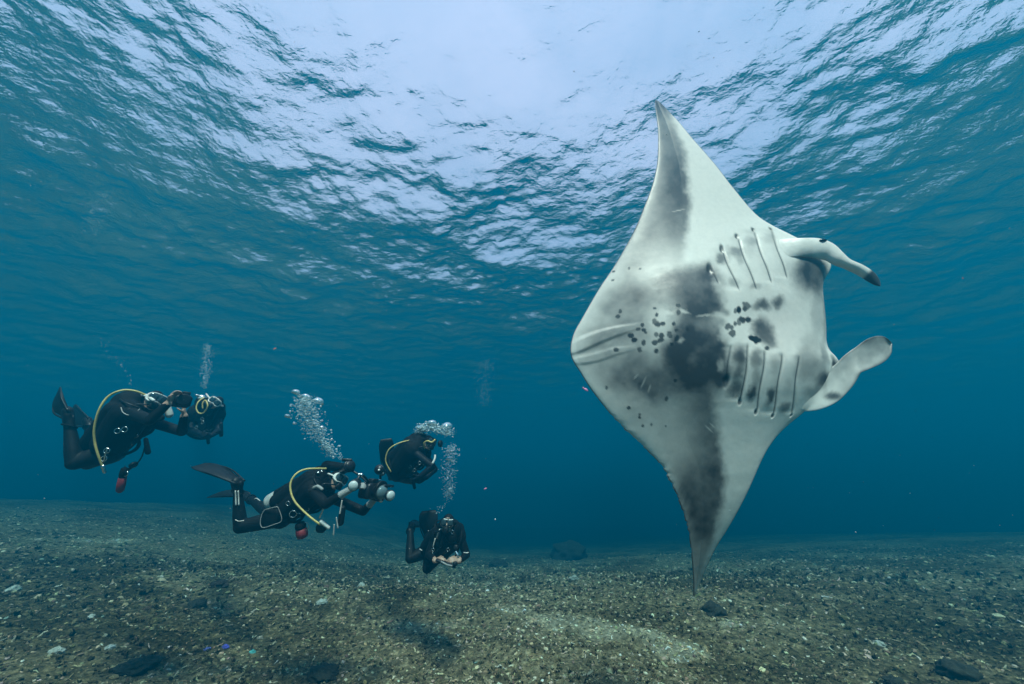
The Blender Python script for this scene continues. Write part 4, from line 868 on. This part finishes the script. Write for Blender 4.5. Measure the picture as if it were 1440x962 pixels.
def cap_bubble(px, py, D, w, label):
    """a large rising bubble: domed on top, hollow and ragged underneath"""
    r = np.random.default_rng(int(px*7+py)); V = V_J.copy(); lo = V[:, 2] < -.12; V[lo, 2] = -.12+.30*(V[lo, 2]+.12)+.25*(1-np.hypot(V[lo, 0], V[lo, 1]))
    V *= 1+.05*r.normal(size=(len(V), 1)); V[:, 2] *= .8; hw = w/FPX*D
    o = np_mesh('air_bubble', V*hw, F_J, [BUB]); o.location = at(px, py, D); o.rotation_euler = (.15, .2*math.sin(px), px); tag(o, label, 'bubble', 'large air bubbles')
for a in [(416,553,4.25,6.5,'domed air bubble at the upper left of the tallest bubble cluster'), (430,560,4.2,7.5,'middle one of three big domed bubbles topping the tallest cluster'), (447,566,4.2,8.5,'widest domed bubble, right-hand one of three topping the tallest cluster'),
          (404,586,4.25,4.2,'lone domed bubble left of the tallest bubble cluster'), (443,598,4.15,5,'flat pale bubble halfway down the right side of the tallest cluster'), (452,602,4.15,4.2,'small domed bubble on the lower right edge of the tallest cluster'), (477,628,4.15,2.8,'little round bubble just above the hood of the level swimming diver'),
          (592,604,5.2,7,'left bubble of the three over the curled diver'), (607,597,5.2,8,'topmost domed bubble over the curled diver'), (628,601,5.2,9,'right-hand big bubble beside the hood of the curled diver'), (632,646,5.35,5,'flat lens-shaped bubble in the column right of the curled diver'), (633,689,5.3,3.5,'pale bubble low in the column above the lowest diver')]:
    cap_bubble(*a)

# ------------------------------------------------------------------ drifting specks and tiny fish
def make_snow():
    r = np.random.default_rng(99); n = 900; d = 1.4+7*r.random(n)**.8; px = r.random(n)*1500-30; py = r.random(n)*760
    C = np.array([at(a, b, c) for a, b, c in zip(px, py, d)]); keep = (C[:, 2] > ground(C[:, 0], C[:, 1])+.15) & (C[:, 2] < SURFACE_Z-.5); C = C[keep]; n = len(C); s = (.0013+.0026*r.random(n)**3)
    V, F, _ = stamp([ico(1)], C[:, 0], C[:, 1], C[:, 2], s, rand_rot(n, r), np.zeros((n, 3)), np.zeros(n, int), 1+.9*(r.random((n, 3))-.5))
    o = np_mesh('drifting_specks', V, F, [plain('plankton', (.42, .46, .46), .8, .2, 20, bump=0)]); tag(o, kind='stuff')
make_snow()
def tiny_fish(px, py, D, L, ang, col, label):
    c = vec(at(px, py, D)); ax = vec((math.cos(ang), .25, math.sin(ang))); x, y, z = basis(ax); o = bpy.data.objects.new('small_fish', None); COL.objects.link(o); o.location = c; bpy.context.view_layer.update(); tag(o, label, 'fish', 'tiny fish in open water')
    m = plain('fish_scales', col, .4, .2, 60)
    Geo().ell(c, L*.10, L*.20, L*.42, x, y, z, 12, 9).build('body', m, o)
    R = [[c-z*L*(.36+.26*k)+y*L*(s*(.05+.17*k))+x*L*.01*t for s, t in ((-1, -1), (1, -1), (1, 1), (-1, 1))] for k in (0, .5, 1)]
    Geo().rings(R).build('tail', m, o); Geo().box(c+y*L*.19, x, y, z, L*.012, L*.05, L*.18).build('dorsal_fin', m, o)
tiny_fish(683,687,3.0,.022,.4,(.75,.25,.40),'tiny pink fish in open water right of the bubble columns')
tiny_fish(824,548,2.2,.036,-.5,(.55,.22,.38),"small pink fish close under the ray's tail end")
tiny_fish(387,490,3.0,.020,.8,(.70,.22,.10),'tiny orange fish alone above the middle of the diver group')
tiny_fish(1354,391,2.6,.018,1.0,(.75,.12,.10),'tiny red fish at the far right above the head fins')

# ------------------------------------------------------------------ rocks and growth that stand out on the seabed
ROCKM = {}
def rock(px, py, w, h, seed, colour, name, label, cat='rock', rough=.42, group='rocks and dead coral on the seabed'):
    gx, gy = ground_point(px, py); D = math.hypot(gx, gy, ); s = w/FPX*(gy*math.cos(PITCH)+0*D)*.5*1.0
    V, F = ico(4); d = np.zeros(len(V)); q = np.random.default_rng(seed).random(3)*50
    for f, a in ((1.6, .55), (3.5, .30), (8, .16), (17, .07)): d += a*np.array([mnoise.noise(Vector(v*f+q)) for v in V])
    V = V*(1+rough*1.6*d)[:, None]*np.array((1, .8, h)); V[:, 2] = np.maximum(V[:, 2], -.25)
    if colour not in ROCKM:
        t = NT('rock_crust'); o_ = t.obj(); f = t.noise(22, 7, .7, o_); f2 = t.noise(5, 4, .6, o_); cc = vec(colour)
        c = t.ramp(f, [(.28, tuple(cc*.35)), (.5, tuple(cc)), (.72, tuple(np.minimum(cc*1.9+.02, .85)))]); c = t.mix(t.ramp(f2, [(.45, (0, 0, 0)), (.6, (.6, .6, .6))]), c, c4(tuple(cc*.5+vec((.03, .028, .012)))))
        t.set(t.b.inputs['Base Color'], c); t.b.inputs['Roughness'].default_value = .95; t.set(t.b.inputs['Normal'], t.bump(f, .8, .03)); ROCKM[colour] = t.m
    o = np_mesh(name, V*s, F, [ROCKM[colour]]); o.location = (gx, gy, float(ground(gx, gy))+s*.1); o.rotation_euler = (0, 0, seed*1.3); tag(o, label, cat, group)
DK, MID, PALE = (.028, .026, .018), (.12, .11, .075), (.52, .52, .44)
rock(800,784,58,.55,1,DK,'coral_mound','dark low coral head on the far seabed left of the ray','coral')
rock(700,797,26,.5,2,DK,'coral_mound','small dark coral lump right of the lowest diver','coral')
rock(1003,862,30,.6,3,DK,'rock','dark jagged rock just right of the lower wing tip')
rock(1352,950,40,.5,4,DK,'rock','black rock at the bottom right edge')
rock(1258,960,20,.4,5,DK,'rock','low dark rock at the bottom, left of the black one')
rock(276,855,24,.7,6,DK,'rock','dark weedy lump on the rubble below the level swimming diver')
rock(308,824,22,.5,7,(.07,.045,.035),'rock','reddish brown lump in the rubble under the fins of the level swimming diver')
rock(190,942,44,.35,8,DK,'rock','flat dark weed-covered rock at the bottom left')
rock(455,950,40,.3,9,DK,'rock','flat dark rock at the bottom, left of centre')
rock(78,920,15,.8,10,PALE,'coral_fragment','pale green coral fragment in the bottom left rubble','coral')
rock(18,831,14,.7,11,PALE,'coral_fragment','pale coral fragment at the left edge of the rubble','coral')
rock(128,869,8,.8,12,PALE,'coral_fragment','little white coral knob in the left rubble','coral')
rock(154,912,11,.6,13,PALE,'coral_fragment','white coral chip right of the pale green fragment','coral')
rock(807,815,12,.5,14,PALE,'coral_fragment','pale star-shaped coral piece below the dark coral head','coral',.9)
rock(1237,907,12,.6,16,PALE,'coral_fragment','pale coral knob alone on the right-hand rubble','coral')
rock(452,848,14,.5,17,PALE,'coral_fragment','pale flat chip below the bent knee of the level swimming diver','coral')
rock(508,825,10,.8,18,PALE,'coral_fragment','white upright coral stub left of the lowest diver','coral')
rock(317,911,8,.7,19,(.10,.10,.60),'sponge','small bright blue sponge in the bottom left rubble','sponge')
rock(291,914,7,.5,20,(.10,.12,.42),'sponge','dull blue sponge left of the bright blue one','sponge')
rock(355,919,9,.7,21,(.10,.42,.40),'sponge','teal green sponge right of the bright blue one','sponge')
